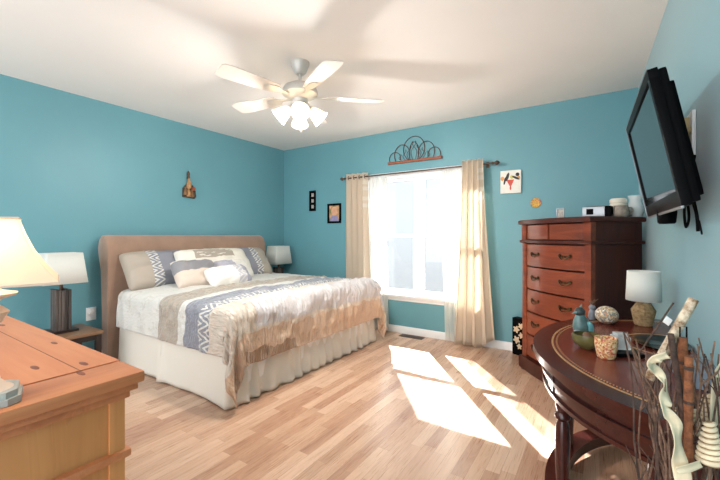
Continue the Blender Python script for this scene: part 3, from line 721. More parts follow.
def slab(hw, z0, z1, yb, off, b, lip=0.012):
    bm = bmesh.new(); ol = front(hw, off, 24, b) + [(hw, yb), (-hw, yb)]
    prism(bm, ol, z0, z1); bmesh.ops.bevel(bm, geom=[e for e in bm.edges if abs(e.verts[0].co.z-e.verts[1].co.z) < 1e-6], offset=min(lip, (z1-z0)*0.45), segments=3, profile=0.6, affect='EDGES'); return bm
obj('top', slab(CW/2, 1.262, CH, CD, 0.03, 0.045), 'cherry_d', chest)
obj('waist_moulding', slab(CW/2-0.003, 1.103, 1.127, CD-0.005, 0.018, 0.045, 0.008), 'cherry_d', chest)
obj('plinth', slab(CW/2, 0.0, 0.11, CD, 0.025, 0.045, 0.018), 'cherry_d', chest)
def drawer(x0, x1, z0, z1, handles):
    bm = bmesh.new(); n = 18
    ol = [(x0 + (x1-x0)*i/n, bow(x0 + (x1-x0)*i/n) + 0.004) for i in range(n+1)] + [(x1, 0.05), (x0, 0.05)]
    prism(bm, ol, z0, z1); bmesh.ops.bevel(bm, geom=bm.edges[:], offset=0.004, segments=2, affect='EDGES')
    d = obj('drawer', bm, 'cherry', chest)
    for hx in handles:
        y = bow(hx) + 0.004; zc = (z0+z1)/2 + 0.005
        sl = (bow(hx+0.01)-bow(hx-0.01))/0.02
        bm = bmesh.new()
        pt = lambda dx, dy, dz: (hx+dx, y + sl*dx - dy, zc+dz)
        tube(bm, [pt(-0.045 + 0.09*i/12, 0.010 + 0.016*math.sin(PI*i/12), 0.008 - 0.026*math.sin(PI*i/12)**0.7) for i in range(13)], 0.0045, 8)
        for s in (-1, 1): sphere(bm, pt(s*0.045, 0.008, 0.008), 0.011, (1, 0.9, 1.2), 10); sphere(bm, pt(s*0.03, 0.003, 0.004), 0.012, (1.2, 0.4, 0.8), 10)
        sphere(bm, pt(0, 0.003, 0.0), 0.010, (1.6, 0.35, 0.9), 10)
        obj('handle', bm, 'brass', d)
for z0 in (0.125, 0.32, 0.515, 0.71, 0.905): drawer(-0.312, 0.312, z0+0.004, z0+0.185, (-0.16, 0.16))
for x0, x1 in ((-0.305, -0.006), (0.006, 0.305)): drawer(x0, x1, 1.135, 1.252, ())

def on_chest(lx, ly):
    a = R(-43.3); return (-0.311 + lx*math.cos(a) - ly*math.sin(a), 3.258 + lx*math.sin(a) + ly*math.cos(a), CH+0.001)
t = thing('photo_stand', 'tiny silver framed photo standing at the left of the chest top', 'picture frame', on_chest(-0.05, 0.12), R(-20))
bm = frame_mesh(0.062, 0.085, 0.010, 0.012); bmesh.ops.translate(bm, vec=(0, 0, 0.0425), verts=bm.verts); obj('frame', bm, 'silver', t)
obj('photo', bx((-0.024, -0.006, 0.008), (0.024, -0.003, 0.077)), 'print_three', t); obj('stand', box(bmesh.new(), (0, 0.014, 0.03), (0.02, 0.022, 0.06), 0.002, Matrix.Rotation(R(-12), 3, 'X')), 'silver', t)
t = thing('clock_radio', 'silver and black clock radio on the chest top', 'clock radio', on_chest(0.20, 0.20), R(-10))
obj('body', bx((-0.075, -0.055, 0.0), (0.105, 0.085, 0.082), 0.012), 'black', t)
obj('front_panel', bx((-0.072, -0.066, 0.004), (0.070, -0.050, 0.078), 0.006), 'silver', t); obj('display', bx((-0.045, -0.068, 0.02), (0.0, -0.065, 0.062), 0.001), 'black', t)
MT['wax'] = simple('ivory_ceramic', srgb(226, 216, 200), 0.5, 0.08, 20); MT['stone'] = simple('grey_speckled_ceramic', srgb(140, 128, 116), 0.5, 0.3, 40, 0.1); MT['potp'] = simple('brown_potpourri', srgb(96, 78, 58), 0.7, 0.5, 70, 0.3)
t = thing('canister', 'ivory lidded canister at the back of the chest top', 'jar', on_chest(0.255, 0.35))
bm = bmesh.new(); lathe(bm, [(0.050, 0), (0.054, 0.01), (0.054, 0.095), (0.046, 0.105)], seg=24); obj('body', bm, 'wax', t)
bm = bmesh.new(); lathe(bm, [(0.05, 0.105), (0.054, 0.11), (0.054, 0.13), (0.046, 0.14), (0, 0.142)], seg=24); obj('lid', bm, 'wax', t)
t = thing('mug', 'grey speckled mug in front of the ivory canister on the chest', 'mug', on_chest(0.335, 0.285), R(20))
bm = bmesh.new(); lathe(bm, [(0.034, 0), (0.046, 0.02), (0.048, 0.045), (0.042, 0.07), (0.044, 0.08), (0.040, 0.08), (0.036, 0.06), (0, 0.055)], seg=24); obj('body', bm, 'stone', t)
bm = bmesh.new(); tube(bm, [(0.042, 0, 0.065), (0.064, 0, 0.066), (0.072, 0, 0.045), (0.062, 0, 0.025), (0.044, 0, 0.022)], 0.006, 8); obj('handle', bm, 'stone', t)
t = thing('glass_vase', 'clear glass vase half filled with potpourri at the right of the chest top', 'vase', on_chest(0.33, 0.42))
bm = bmesh.new(); vp = [(0.042, 0.0), (0.052, 0.03), (0.054, 0.06), (0.040, 0.105), (0.036, 0.125), (0.046, 0.155)]
lathe(bm, vp + [(r-0.004, z) for r, z in vp[::-1][:-1]] + [(0.0, 0.008)], seg=28); obj('vase_body', bm, 'clear', t)
bm = bmesh.new(); lathe(bm, [(0.036, 0.009), (0.046, 0.03), (0.048, 0.058), (0.044, 0.068), (0, 0.074)], seg=24); obj('potpourri', bm, 'potp', t)

# box with a flower front tucked between the chest and the back wall
t = thing('storage_box', 'black floor-standing box with cream flowers, half hidden left of the tall chest', 'box', (-0.665, 3.845, 0), R(-25))
obj('body', bx((-0.05, -0.03, 0), (0.09, 0.05, 0.36), 0.006), 'black', t)
for k, (x, z, s) in enumerate(((-0.005, 0.25, 0.038), (0.045, 0.29, 0.032), (0.0, 0.15, 0.040), (0.05, 0.20, 0.032), (0.03, 0.09, 0.03))):
    ol = []
    for i in range(30):
        a = 2*PI*i/30; r = s*(0.78+0.22*math.cos(5*a+k)); ol.append((x + r*math.cos(a), z + r*math.sin(a)))
    flat(ol, 'bloom', 'flower_motif', t, 0.0303+0.0004*(k % 3), 0.001)

# ------------------------------------------------------------------ half-round table against the right wall
TBX, TBY, TA, TB, TH = 0.318, 1.877, 0.571, 0.73, 0.70
table = thing('demilune_table', 'large half-round red mahogany table against the right wall', 'table', (TBX, TBY, 0), R(1.3))
def half(a, b, n=48): return [(-a*math.sin(PI*i/n), -b*math.cos(PI*i/n)) for i in range(n+1)]
def half_slab(a, b, z0, z1, bev): 
    bm = bmesh.new(); prism(bm, half(a, b), z0, z1)
    if bev: bmesh.ops.bevel(bm, geom=[e for e in bm.edges if abs(e.verts[0].co.z-e.verts[1].co.z) < 1e-6], offset=bev, segments=3, profile=0.6, affect='EDGES')
    return bm
obj('top', half_slab(TA, TB, TH-0.028, TH, 0.009), 'mahog', table)
obj('under_moulding', half_slab(TA-0.022, TB-0.022, TH-0.046, TH-0.028, 0.006), 'mahog', table)
obj('apron', half_slab(TA-0.045, TB-0.045, TH-0.136, TH-0.046, 0), 'mahog', table)
obj('apron_bead', half_slab(TA-0.03, TB-0.03, TH-0.094, TH-0.079, 0.005), 'mahog', table)
obj('apron_foot_moulding', half_slab(TA-0.036, TB-0.036, TH-0.148, TH-0.135, 0.004), 'mahog', table)
obj('leather_inlay', half_slab(TA-0.075, TB-0.085, TH-0.001, TH+0.0008, 0), 'leather', table)
bm = bmesh.new(); sweep(bm, half(TA-0.075, TB-0.085)[1:-1], [(-0.0035, TH), (0.0035, TH), (0.0035, TH+0.0014), (-0.0035, TH+0.0014)]); obj('gold_border', bm, 'gold', table)
bm = bmesh.new()
for i in range(150):
    a = PI*(i+0.5)/150; box(bm, (-(TA-0.092)*math.sin(a), -(TB-0.102)*math.cos(a), TH+0.001), (0.007, 0.004, 0.0012), 0, Matrix.Rotation(-a+PI/2+0.6, 3, 'Z'))
obj('tooled_edge', bm, 'gold', table)
bm = bmesh.new(); sweep(bm, [(-0.068+0.168*math.cos(2*PI*i/60), 0.125+0.19*math.sin(2*PI*i/60)) for i in range(60)], [(-0.004, TH), (0.004, TH), (0.004, TH+0.0014), (-0.004, TH+0.0014)], True); obj('gold_ring', bm, 'gold', table)
leg_prof = [(0.018, 0.10), (0.022, 0.12), (0.017, 0.135), (0.020, 0.16), (0.025, 0.26), (0.027, 0.34), (0.024, 0.39), (0.018, 0.405), (0.028, 0.415), (0.028, 0.425), (0.020, 0.435), (0.026, 0.455), (0.022, 0.475), (0.030, 0.487), (0.030, 0.492)]
foot_prof = [(0.012, 0.0), (0.020, 0.006), (0.022, 0.02), (0.014, 0.036), (0.020, 0.044), (0.020, 0.052)]
for ang in (24, 66, 114, 156):
    a = R(ang); x, y = -(TA-0.085)*math.sin(a), -(TB-0.085)*math.cos(a)
    bm = bmesh.new(); lathe(bm, [(r, 0.10 + (z-0.10)*1.154) for r, z in leg_prof], (x, y, 0), 20); lg = obj('leg', bm, 'mahog', table)
    bm = bmesh.new(); lathe(bm, foot_prof, (x, y, 0), 16); obj('foot', bm, 'mahog', lg)
    bm = bmesh.new(); box(bm, (-(TA-0.047)*math.sin(a), -(TB-0.047)*math.cos(a), TH-0.09), (0.012, 0.06, 0.086), 0.003, Matrix.Rotation(math.atan2(-math.cos(a)*TA, -math.sin(a)*TB)*1.0, 3, 'Z')); obj('stile', bm, 'mahog', table)
# curved stretcher shelf joining the legs near the floor
out_ = half(TA-0.045, TB-0.045, 60)[3:-3]; inn = half(TA-0.13, TB-0.13, 60)[3:-3]
bm = bmesh.new(); prism(bm, out_ + inn[::-1], 0.05, 0.10); obj('stretcher', bm, 'mahog', table)

def on_table(x, y): return (x, y, TH+0.0018)
t = thing('table_lamp', 'small lamp with round white shade and rope base on the mahogany table', 'lamp', on_table(0.188, 2.378))
bm = bmesh.new(); lathe(bm, [(0.036, 0), (0.039, 0.004), (0.052, 0.072), (0.053, 0.079), (0.028, 0.120), (0.014, 0.127)], seg=12); obj('base', bm, 'rope', t, 20)
bm = bmesh.new()
for k in range(6): lathe(bm, [(0.0375+0.0022*k, 0.008+0.0115*k), (0.041+0.0022*k, 0.012+0.0115*k), (0.0385+0.0022*k, 0.016+0.0115*k)], seg=24)
obj('weave_band', bm, 'rope', t)
bm = bmesh.new(); lathe(bm, [(0.008, 0.12), (0.008, 0.2)], seg=10); obj('stem', bm, 'bronze', t)
bm = bmesh.new(); A = [[bm.verts.new((r*math.cos(2*PI*i/40), r*math.sin(2*PI*i/40), z)) for i in range(40)] for r, z in ((0.074, 0.128), (0.068, 0.279))]
for i in range(40): bm.faces.new((A[0][i], A[0][(i+1) % 40], A[1][(i+1) % 40], A[1][i]))
obj('lamp_shade', bm, 'shade_w', t, solid=0.003)

def mosaic(name, cols, scale):
    m = Mat(name, 0.35); vo = m.voronoi(m.coord('Object'), scale); v = m.xyz(vo.outputs['Color'])[0]
    r = m.n.new('ShaderNodeValToRGB'); r.color_ramp.interpolation = 'CONSTANT'; m.l.new(v.k, r.inputs[0]); el = r.color_ramp.elements
    while len(el) < len(cols): el.new(0.5)
    for i, c in enumerate(cols): el[i].position = i/len(cols); el[i].color = c
    d = S(m.t, vo.outputs['Distance'])
    m.base(r.outputs[0]); m.bump(d, 0.5, 0.002); return m.m
MT['mos_egg'] = mosaic('shell_mosaic', [srgb(210, 180, 140), srgb(160, 150, 140), srgb(222, 200, 160), srgb(196, 140, 100), srgb(120, 130, 130), srgb(230, 220, 200)], 130)
MT['mos_cup'] = mosaic('red_and_cream_mosaic', [srgb(222, 180, 120), srgb(206, 110, 80), srgb(232, 200, 150), srgb(190, 90, 70), srgb(240, 220, 180), srgb(220, 150, 100)], 190)
bm = bmesh.new(); sphere(bm, (0, 0, 0), 0.05, (1.05, 1.1, 0.92), 24)
o = obj('decorative_egg', bm, 'mos_egg', None, 80, (0.03, 2.315, TH+0.047)); o.rotation_euler = (0, 0, 0.5); tag(o, 'egg-shaped ornament covered in speckled shell mosaic on the table', 'ornament')
MT['birdgrey'] = simple('blue_grey_figure', srgb(120, 126, 136), 0.5, 0.2, 40); MT['brownball'] = simple('brown_nut_shell', srgb(110, 72, 48), 0.6, 0.25, 60)
t = thing('bird_figurine', 'little grey crested bird figurine behind the shell mosaic egg', 'figurine', on_table(-0.035, 2.385))
bm = bmesh.new(); lathe(bm, [(0.016, 0), (0.020, 0.02), (0.016, 0.045), (0.011, 0.055)], seg=14); obj('body', bm, 'birdgrey', t)
bm = bmesh.new(); sphere(bm, (0, 0, 0.066), 0.017); obj('head', bm, 'birdgrey', t)
for k in range(4):
    a = k*1.6+0.3; bm = bmesh.new(); tube(bm, [(0, 0, 0.075), (0.012*math.cos(a), 0.012*math.sin(a), 0.10), (0.03*math.cos(a), 0.03*math.sin(a), 0.115)], [0.003, 0.0025, 0.0015], 6); obj('crest', bm, 'bark', t)
bm = bmesh.new(); sphere(bm, (0, 0, 0), 0.014); tag(obj('ball', bm, 'brownball', None, 80, (-0.062, 2.26, TH+0.0155)), 'small brown ball between the crested bird and the teal figurine', 'ball')
MT['teal'] = simple('teal_and_grey_glaze', srgb(96, 126, 124), 0.3, 0.45, 16); MT['tealdk'] = simple('dark_slate_glaze', srgb(50, 58, 58), 0.35, 0.3, 30); MT['turq'] = simple('turquoise_glaze', srgb(120, 180, 184), 0.3, 0.2, 30)
t = thing('bird_figurine', 'teal and grey carved bird figurine seated on a dark base on the table', 'figurine', on_table(-0.068, 1.925), R(33.3))
obj('base', bx((-0.032, -0.03, 0), (0.036, 0.03, 0.016), 0.005), 'tealdk', t)
bm = bmesh.new(); lathe(bm, [(0.0, 0), (0.024, 0.004), (0.036, 0.022), (0.038, 0.042), (0.031, 0.068), (0.020, 0.088), (0.016, 0.098), (0, 0.104)], (0.006, 0, 0.014), 20, Matrix.Rotation(R(-9), 3, 'Y'), 1.0, 0.85); obj('body', bm, 'teal', t, 80)
bm = bmesh.new(); sphere(bm, (-0.010, -0.002, 0.119), 0.021, (1.1, 0.95, 1.0), 16); hd = obj('head', bm, 'tealdk', t)
bm = bmesh.new(); lathe(bm, [(0.008, 0), (0.005, 0.012), (0.001, 0.024)], (-0.026, -0.006, 0.118), 10, Matrix.Rotation(R(-105), 3, 'Y')); obj('beak', bm, 'teal', hd)
bm = bmesh.new(); tube(bm, [(-0.006, 0, 0.134), (-0.003, 0, 0.145), (0.0, 0, 0.155)], [0.007, 0.004, 0.001], 8); obj('tuft', bm, 'teal', hd)
bm = bmesh.new(); sphere(bm, (0.022, -0.022, 0.052), 0.024, (0.75, 0.45, 1.25), 14, Matrix.Rotation(R(-18), 3, 'Y')); obj('wing', bm, 'turq', t)
bm = bmesh.new(); tube(bm, [(-0.012, -0.008, 0.040), (-0.028, -0.010, 0.026), (-0.040, -0.010, 0.010)], [0.018, 0.014, 0.007], 10); obj('tail', bm, 'birdgrey', t)
MT['olive'] = simple('olive_green_glaze', srgb(104, 98, 58), 0.25, 0.25, 20)
t = thing('bowl', 'olive green glazed bowl on the table in front of the teal bird', 'bowl', on_table(-0.045, 1.765))
bp = [(0.022, 0), (0.030, 0.006), (0.046, 0.02), (0.053, 0.04), (0.051, 0.058)]
bm = bmesh.new(); lathe(bm, bp + [(0.047, 0.058), (0.048, 0.04), (0.040, 0.022), (0.0, 0.012)], seg=28); obj('bowl_body', bm, 'olive', t)
bm = bmesh.new(); sphere(bm, (0, 0, 0), 0.020, (1, 1, 1.15), 14); o = obj('nut', bm, 'brownball', None, 80, (-0.043, 1.768, TH+0.044)); tag(o, 'round brown nut lying in the olive green bowl', 'nut')
t = thing('cup', 'red and cream mosaic cup at the front of the things on the table', 'cup', on_table(0.02, 1.665))
bm = bmesh.new(); lathe(bm, [(0.027, 0), (0.030, 0.006), (0.038, 0.05), (0.038, 0.076), (0.034, 0.076), (0.030, 0.012), (0, 0.01)], seg=28); obj('cup_body', bm, 'mos_cup', t)
t = thing('tray', 'small flat black tray under the glass cube, beside the mosaic cup', 'tray', on_table(0.075, 1.765), R(25))
obj('slab', bx((-0.05, -0.055, 0), (0.05, 0.055, 0.014), 0.003), 'gloss_black', t)
t = thing('glass_cube', 'clear glass cube holder standing on the small black tray', 'candle holder', (0.068, 1.778, TH+0.0165), R(25))
bm = bmesh.new(); addbx(bm, (-0.026, -0.026, 0), (0.026, 0.026, 0.05), 0.004); addbx(bm, (-0.02, -0.02, 0.05), (0.02, 0.02, 0.062), 0.003); obj('cube', bm, 'clear', t)
MT['darkbowl'] = simple('black_lacquer', srgb(16, 18, 20), 0.15, 0.1)
bm = bmesh.new(); lathe(bm, [(0.083, 0.002), (0.091, 0.004), (0.096, 0.010), (0.091, 0.010), (0.086, 0.006), (0, 0.005)], seg=48, sy=1.4); o = obj('tray', bm, 'darkbowl', None, 40, (0.145, 2.0, TH)); o.location = (0.218, 2.0, TH+0.0015); tag(o, 'oval black lacquer tray inside the gold ring on the table', 'tray')
MT['bluegrey'] = simple('blue_grey_card', srgb(112, 124, 136), 0.6, 0.1, 20)
o = obj('box', bx((-0.05, -0.09, 0), (0.05, 0.09, 0.05), 0.004), 'bluegrey', None, 35, (0.255, 1.56, TH+0.002)); tag(o, 'blue-grey box by the wall, behind the twigs', 'box')

# ------------------------------------------------------------------ wall-mounted television
TVW, TVH = 0.82, 0.48
tvc = Vector((0.171, 1.994, 1.495)); yaw, tilt = R(181.2), R(11)
n_ = Vector((math.cos(yaw)*math.cos(tilt), math.sin(yaw)*math.cos(tilt), -math.sin(tilt))); h_ = Vector((-math.sin(yaw), math.cos(yaw), 0)); u_ = n_.cross(h_)
if u_.z < 0: u_ = -u_
TM = Matrix(((h_.x, u_.x, n_.x), (h_.y, u_.y, n_.y), (h_.z, u_.z, n_.z)))
tv = thing('television', 'flat black television hung tilted on the right wall', 'television', tvc); tv.rotation_euler = TM.to_euler()
bm = bmesh.new()
for lo, hi in (((-TVW/2, TVH/2-0.035), (TVW/2, TVH/2)), ((-TVW/2, -TVH/2), (TVW/2, -TVH/2+0.055)), ((-TVW/2, -TVH/2+0.05), (-TVW/2+0.032, TVH/2-0.03)), ((TVW/2-0.032, -TVH/2+0.05), (TVW/2, TVH/2-0.03))):
    addbx(bm, (lo[0], lo[1], -0.03), (hi[0], hi[1], 0.0), 0.004)
obj('bezel', bm, 'gloss_black', tv)
bm = bmesh.new()
for lo, hi in (((-TVW/2, -TVH/2-0.007), (TVW/2, -TVH/2+0.002)), ((-TVW/2, TVH/2-0.001), (TVW/2, TVH/2+0.002)), ((-TVW/2-0.002, -TVH/2-0.006), (-TVW/2+0.001, TVH/2+0.002))):
    addbx(bm, (lo[0], lo[1], -0.006), (hi[0], hi[1], 0.0015), 0.0007)
obj('silver_edge', bm, 'silver', tv)
obj('screen', bx((-TVW/2+0.03, -TVH/2+0.05, -0.012), (TVW/2-0.03, TVH/2-0.032, -0.006)), 'screen', tv)
obj('back_cover', bx((-TVW/2+0.008, -TVH/2+0.008, -0.055), (TVW/2-0.008, TVH/2-0.004, -0.026), 0.012), 'black', tv)
obj('back_bulge', bx((-TVW/2+0.10, -TVH/2+0.03, -0.085), (TVW/2-0.10, TVH/2-0.03, -0.052), 0.012), 'black', tv)
def at_tv(x, y, z): return tvc + TM @ Vector((x, y, z))
mt = thing('tv_mount', 'white and metal wall bracket that carries the television', 'bracket', (xr(2.02), 2.02, 1.54))
obj('wall_plate', bx((-0.014, -0.06, -0.10), (-0.001, 0.06, 0.13), 0.003), 'white', mt)
MT['tanmetal'] = simple('tan_metal', srgb(178, 160, 120), 0.4, 0.1, 20, Metallic=0.4)
bk = at_tv(0, 0, -0.104) - Vector((xr(2.02), 2.02, 1.54))
for s in (-0.04, 0.04):
    bm = bmesh.new(); tube(bm, [(-0.008, s, 0.06), ((bk.x)*0.6, s, 0.04), (bk.x-0.004, s, bk.z+0.02)], 0.010, 8); obj('arm', bm, 'tanmetal', mt)
bm = bmesh.new(); box(bm, (-0.03, 0.0, 0.03), (0.03, 0.06, 0.16), 0.004); obj('pivot', bm, 'tanmetal', mt)
t = thing('power_adapter', 'black round adapter hanging under the lower edge of the television', 'adapter', (0.245, 2.07, 1.215))
bm = bmesh.new(); lathe(bm, [(0.026, 0.0), (0.032, 0.006), (0.036, 0.05), (0.034, 0.07), (0.010, 0.075)], seg=20); obj('body', bm, 'black', t)
bm = bmesh.new(); tube(bm, [(0, 0, 0.07), (0.02, -0.02, 0.12), (0.03, -0.06, 0.18)], 0.004, 6); obj('lead', bm, 'black', t)
for k, (pts, lab) in enumerate((([(0.31, 1.92, 1.48), (0.30, 1.90, 1.35), (0.312, 1.885, 1.24), (0.316, 1.89, 1.18)], 'black cable hanging straight down below the television'),
                               ([(0.315, 1.95, 1.42), (0.285, 1.80, 1.30), (0.30, 1.76, 1.20), (0.315, 1.82, 1.17), (0.318, 1.88, 1.22)], 'thin looped black cable at the near side of the television'),
                               ([(0.31, 2.02, 1.40), (0.29, 1.98, 1.28), (0.30, 2.02, 1.20), (0.316, 2.06, 1.24), (0.315, 2.10, 1.33)], 'cable loop beside the black adapter under the television'))):
    P = [Vector(p) for p in pts]; sm = []
    for i in range(len(P)-1):
        p0, p1, p2, p3 = P[max(0, i-1)], P[i], P[i+1], P[min(len(P)-1, i+2)]
        for q in range(8):
            s = q/8; sm.append(0.5*((2*p1) + (p2-p0)*s + (2*p0-5*p1+4*p2-p3)*s*s + (3*p1-p0-3*p2+p3)*s**3))
    sm.append(P[-1]); bm = bmesh.new(); tube(bm, sm, (0.006, 0.003, 0.005)[k], 6); tag(obj('cable', bm, 'black'), lab, 'cable')

# ------------------------------------------------------------------ pine dresser in the left foreground
PX1, PY1, PZ = -0.884, 0.436, 0.85
PX0, PY0 = -2.35, -0.10
pine = thing('pine_dresser', 'honey pine dresser with plank top in the left foreground', 'dresser', (0, 0, 0))
def lbox(lo, hi, bev): return bx(lo, hi, bev)
bm = bx((PX0, PY0, PZ-0.026), (PX1-0.125, PY1, PZ), 0); obj('top_planks', bm, 'pine', pine)
def rim(off, z0, z1, bev, mat, name):
    obj(name, bx((PX0, PY0, z0), (PX1-off, PY1-off, z1), bev), mat, pine)
MT['pine_end'] = wood('honey_pine_breadboard', srgb(176, 104, 62), srgb(198, 124, 80), srgb(210, 142, 94), 1, 0.42, 0.1, 0.7)
obj('breadboard_end', bx((PX1-0.122, PY0, PZ-0.026), (PX1, PY1, PZ), 0.008), 'pine_end', pine)
obj('front_lip', bx((PX0, PY1-0.02, PZ-0.026), (PX1-0.12, PY1+0.0005, PZ-0.001), 0.008), 'pine', pine)
rim(0.010, PZ-0.042, PZ-0.026, 0.006, 'pine', 'cornice'); rim(0.022, PZ-0.060, PZ-0.042, 0.006, 'pine', 'cove_moulding')
obj('case', bx((PX0+0.05, PY0+0.03, 0.06), (PX1-0.036, PY1-0.036, PZ-0.06), 0.004), 'pine_y', pine)
for x in (PX0+0.06, PX1-0.046):
    obj('corner_post', bx((x-0.016, PY1-0.062, 0.06), (x+0.016, PY1-0.030, PZ-0.06), 0.003), 'pine_y', pine)
bm = bmesh.new(); addbx(bm, (PX0+0.02, PY0+0.03, 0.655), (PX1-0.020, PY1-0.020, 0.673), 0.007); obj('waist_moulding', bm, 'pine', pine)
obj('base', bx((PX0+0.02, PY0+0.02, 0.0), (PX1-0.02, PY1-0.02, 0.09), 0.008), 'pine', pine)
bm = bmesh.new()
for yy in (PY1-0.085, PY1-0.26, PY1-0.43): addbx(bm, (PX0+0.01, yy-0.0012, PZ-0.0001), (PX1-0.115, yy+0.0012, PZ+0.0004))
MT['groove'] = simple('dark_groove', srgb(128, 78, 46), 0.6, 0.1, 20); obj('plank_joint', bm, 'groove', pine)
MT['knot'] = simple('pine_knot', srgb(126, 70, 50), 0.5, 0.2, 60)
for (x, y, r) in ((-1.055, 0.375, 0.010), (-1.12, 0.30, 0.010), (-0.985, 0.345, 0.009), (-1.56, 0.30, 0.012), (-1.03, 0.215, 0.008), (-1.33, 0.40, 0.009), (-1.75, 0.38, 0.011)):
    bm = bmesh.new(); lathe(bm, [(r, 0), (r*0.9, 0.0006), (0, 0.0007)], (x, y, PZ-0.0002), 16, None, 2.2, 0.7); obj('knot', bm, 'knot', pine)
# lit lamp on the dresser
t = thing('table_lamp', 'lit lamp with bell-shaped cream shade on the pine dresser in the foreground', 'lamp', (-0.955, 0.188, PZ+0.001), R(33.3+40))
MT['foot'] = simple('weathered_grey_paint', srgb(172, 170, 164), 0.5, 0.15, 40, 0.1); MT['bisque'] = simple('bisque_paint', srgb(222, 196, 176), 0.5, 0.06, 20)
def octa(h, c): return [(h, -c), (h, c), (c, h), (-c, h), (-h, c), (-h, -c), (-c, -h), (c, -h)]
bm = bmesh.new(); prism(bm, octa(0.047, 0.030), 0, 0.012); prism(bm, octa(0.042, 0.027), 0.012, 0.024); obj('foot', bm, 'foot', t)
bm = bmesh.new(); lathe(bm, [(0.036, 0.024), (0.026, 0.030), (0.018, 0.040), (0.012, 0.06), (0.010, 0.11), (0.014, 0.14), (0.026, 0.160), (0.030, 0.168), (0.022, 0.176), (0.012, 0.184), (0.020, 0.192), (0.040, 0.199), (0.042, 0.203), (0.020, 0.209), (0.008, 0.225)], seg=24); obj('column', bm, 'bisque', t)
bm = bmesh.new()
prof = [(0.101, 0.222), (0.100, 0.227), (0.082, 0.250), (0.063, 0.283), (0.050, 0.316), (0.043, 0.339), (0.043, 0.346)]
rings = []
for h, z in prof:
    ring = []
    for sx, sy in ((1, -1), (1, 1), (-1, 1), (-1, -1)):
        for q in (0.0,): ring.append(bm.verts.new((sx*h, sy*h, z)))
        nx, ny = {(1, -1): (1, 1), (1, 1): (-1, 1), (-1, 1): (-1, -1), (-1, -1): (1, -1)}[(sx, sy)]
        for q in (0.25, 0.5, 0.75): ring.append(bm.verts.new((sx*h + (nx-sx)*h*q, sy*h + (ny-sy)*h*q, z)))
    rings.append(ring)
for A, B in zip(rings, rings[1:]):
    for i in range(len(A)): bm.faces.new((A[i], A[(i+1) % len(A)], B[(i+1) % len(A)], B[i]))
sh = obj('lamp_shade', bm, 'shade_lit', t, 40, solid=0.002)
bm = bmesh.new()
for h, z in ((0.1015, 0.224), (0.0435, 0.344)):
    bm = bmesh.new(); tube(bm, [(h, -h, z), (h, h, z), (-h, h, z), (-h, -h, z)], 0.003, 6, True); obj('trim_band', bm, 'bisque', sh)
bm = bmesh.new(); sphere(bm, (0, 0, 0.262), 0.016, (1, 1, 1.3), 12); obj('bulb', bm, 'bulb', t)
light('dresser_lamp_light', (0, 0, 0.292), 0.6, (1, 0.94, 0.85), 0.02, t)

# ------------------------------------------------------------------ dried arrangement in the right foreground
BX, BYY = 0.155, 0.905
t = thing('floor_vase', 'tall wicker floor vase holding the dried stems in the right foreground', 'vase', (BX, BYY, 0))
vp = [(0.085, 0.0), (0.10, 0.02), (0.115, 0.25), (0.095, 0.45), (0.085, 0.56), (0.09, 0.58)]
bm = bmesh.new(); lathe(bm, vp + [(r-0.008, z) for r, z in vp[::-1][:-1]] + [(0.0, 0.03)], seg=32); obj('vase_body', bm, 'basket', t)
rgt = Vector((math.cos(R(33.3)), math.sin(R(33.3)), 0)); fwd = Vector((-math.sin(R(33.3)), math.cos(R(33.3)), 0))
base = Vector((BX, BYY, 0))
def stem_pts(r0, f0, r1, f1, z1, bend=0.01, seed=0, z0=0.10, n=12):
    a = base + rgt*r0 + fwd*f0 + Vector((0, 0, z0)); b = base + rgt*r1 + fwd*f1 + Vector((0, 0, z1)); out = []
    for i in range(n+1):
        s = i/n; p = a.lerp(b, s); w = s*bend
        out.append(p + Vector((nz(s*4+seed, 1.3), nz(s*4+seed, 7.7), 0))*w)
    return out
rng = random.Random(3)
TW = []
for k in range(40):
    left = k < 23
    r1 = rng.uniform(-0.086, -0.025) if left else rng.uniform(-0.012, 0.055)
    zt = rng.uniform(0.86, 0.985) if left else rng.uniform(0.86, 1.03 if k % 4 == 0 else 0.97)
    TW.append((r1*0.6 + rng.uniform(-0.015, 0.025), rng.uniform(-0.04, 0.04), r1, rng.uniform(-0.05, 0.06), zt, k, left))
TW += [(-0.05, -0.04, -0.100, -0.04, 0.87, 40, True), (-0.05, 0.0, -0.092, -0.02, 0.80, 41, True), (0.0, 0.03, -0.125, 0.02, 0.985, 42, True)]
for r0, f0, r1, f1, z1, k, left in TW:
    pts = stem_pts(r0, f0, r1, f1, z1, 0.05, k*3.1)
    rad = [0.0024*(1-0.65*i/12) + 0.0005 for i in range(13)]
    bm = bmesh.new(); tube(bm, pts, rad, 6)
    for q in range(4):
        i = rng.randint(6, 11); d = Vector((rng.uniform(-1, 1), rng.uniform(-1, 1), 1.3)).normalized(); L = rng.uniform(0.03, 0.075)
        tube(bm, [pts[i], pts[i]+d*L*0.5+Vector((0.004, 0, 0)), pts[i]+d*L], [0.0015, 0.0011, 0.0006], 5)
    o = obj('twig', bm, 'bark_d' if k % 3 == 0 else 'bark')
    tag(o, 'thin brown twig in the left part of the dried arrangement' if left else 'thin brown twig in the right part of the dried arrangement', 'twig', 'twigs left in the dried arrangement' if left else 'twigs right in the dried arrangement')
def at(r, f, z): return base + rgt*r + fwd*f + Vector((0, 0, z))
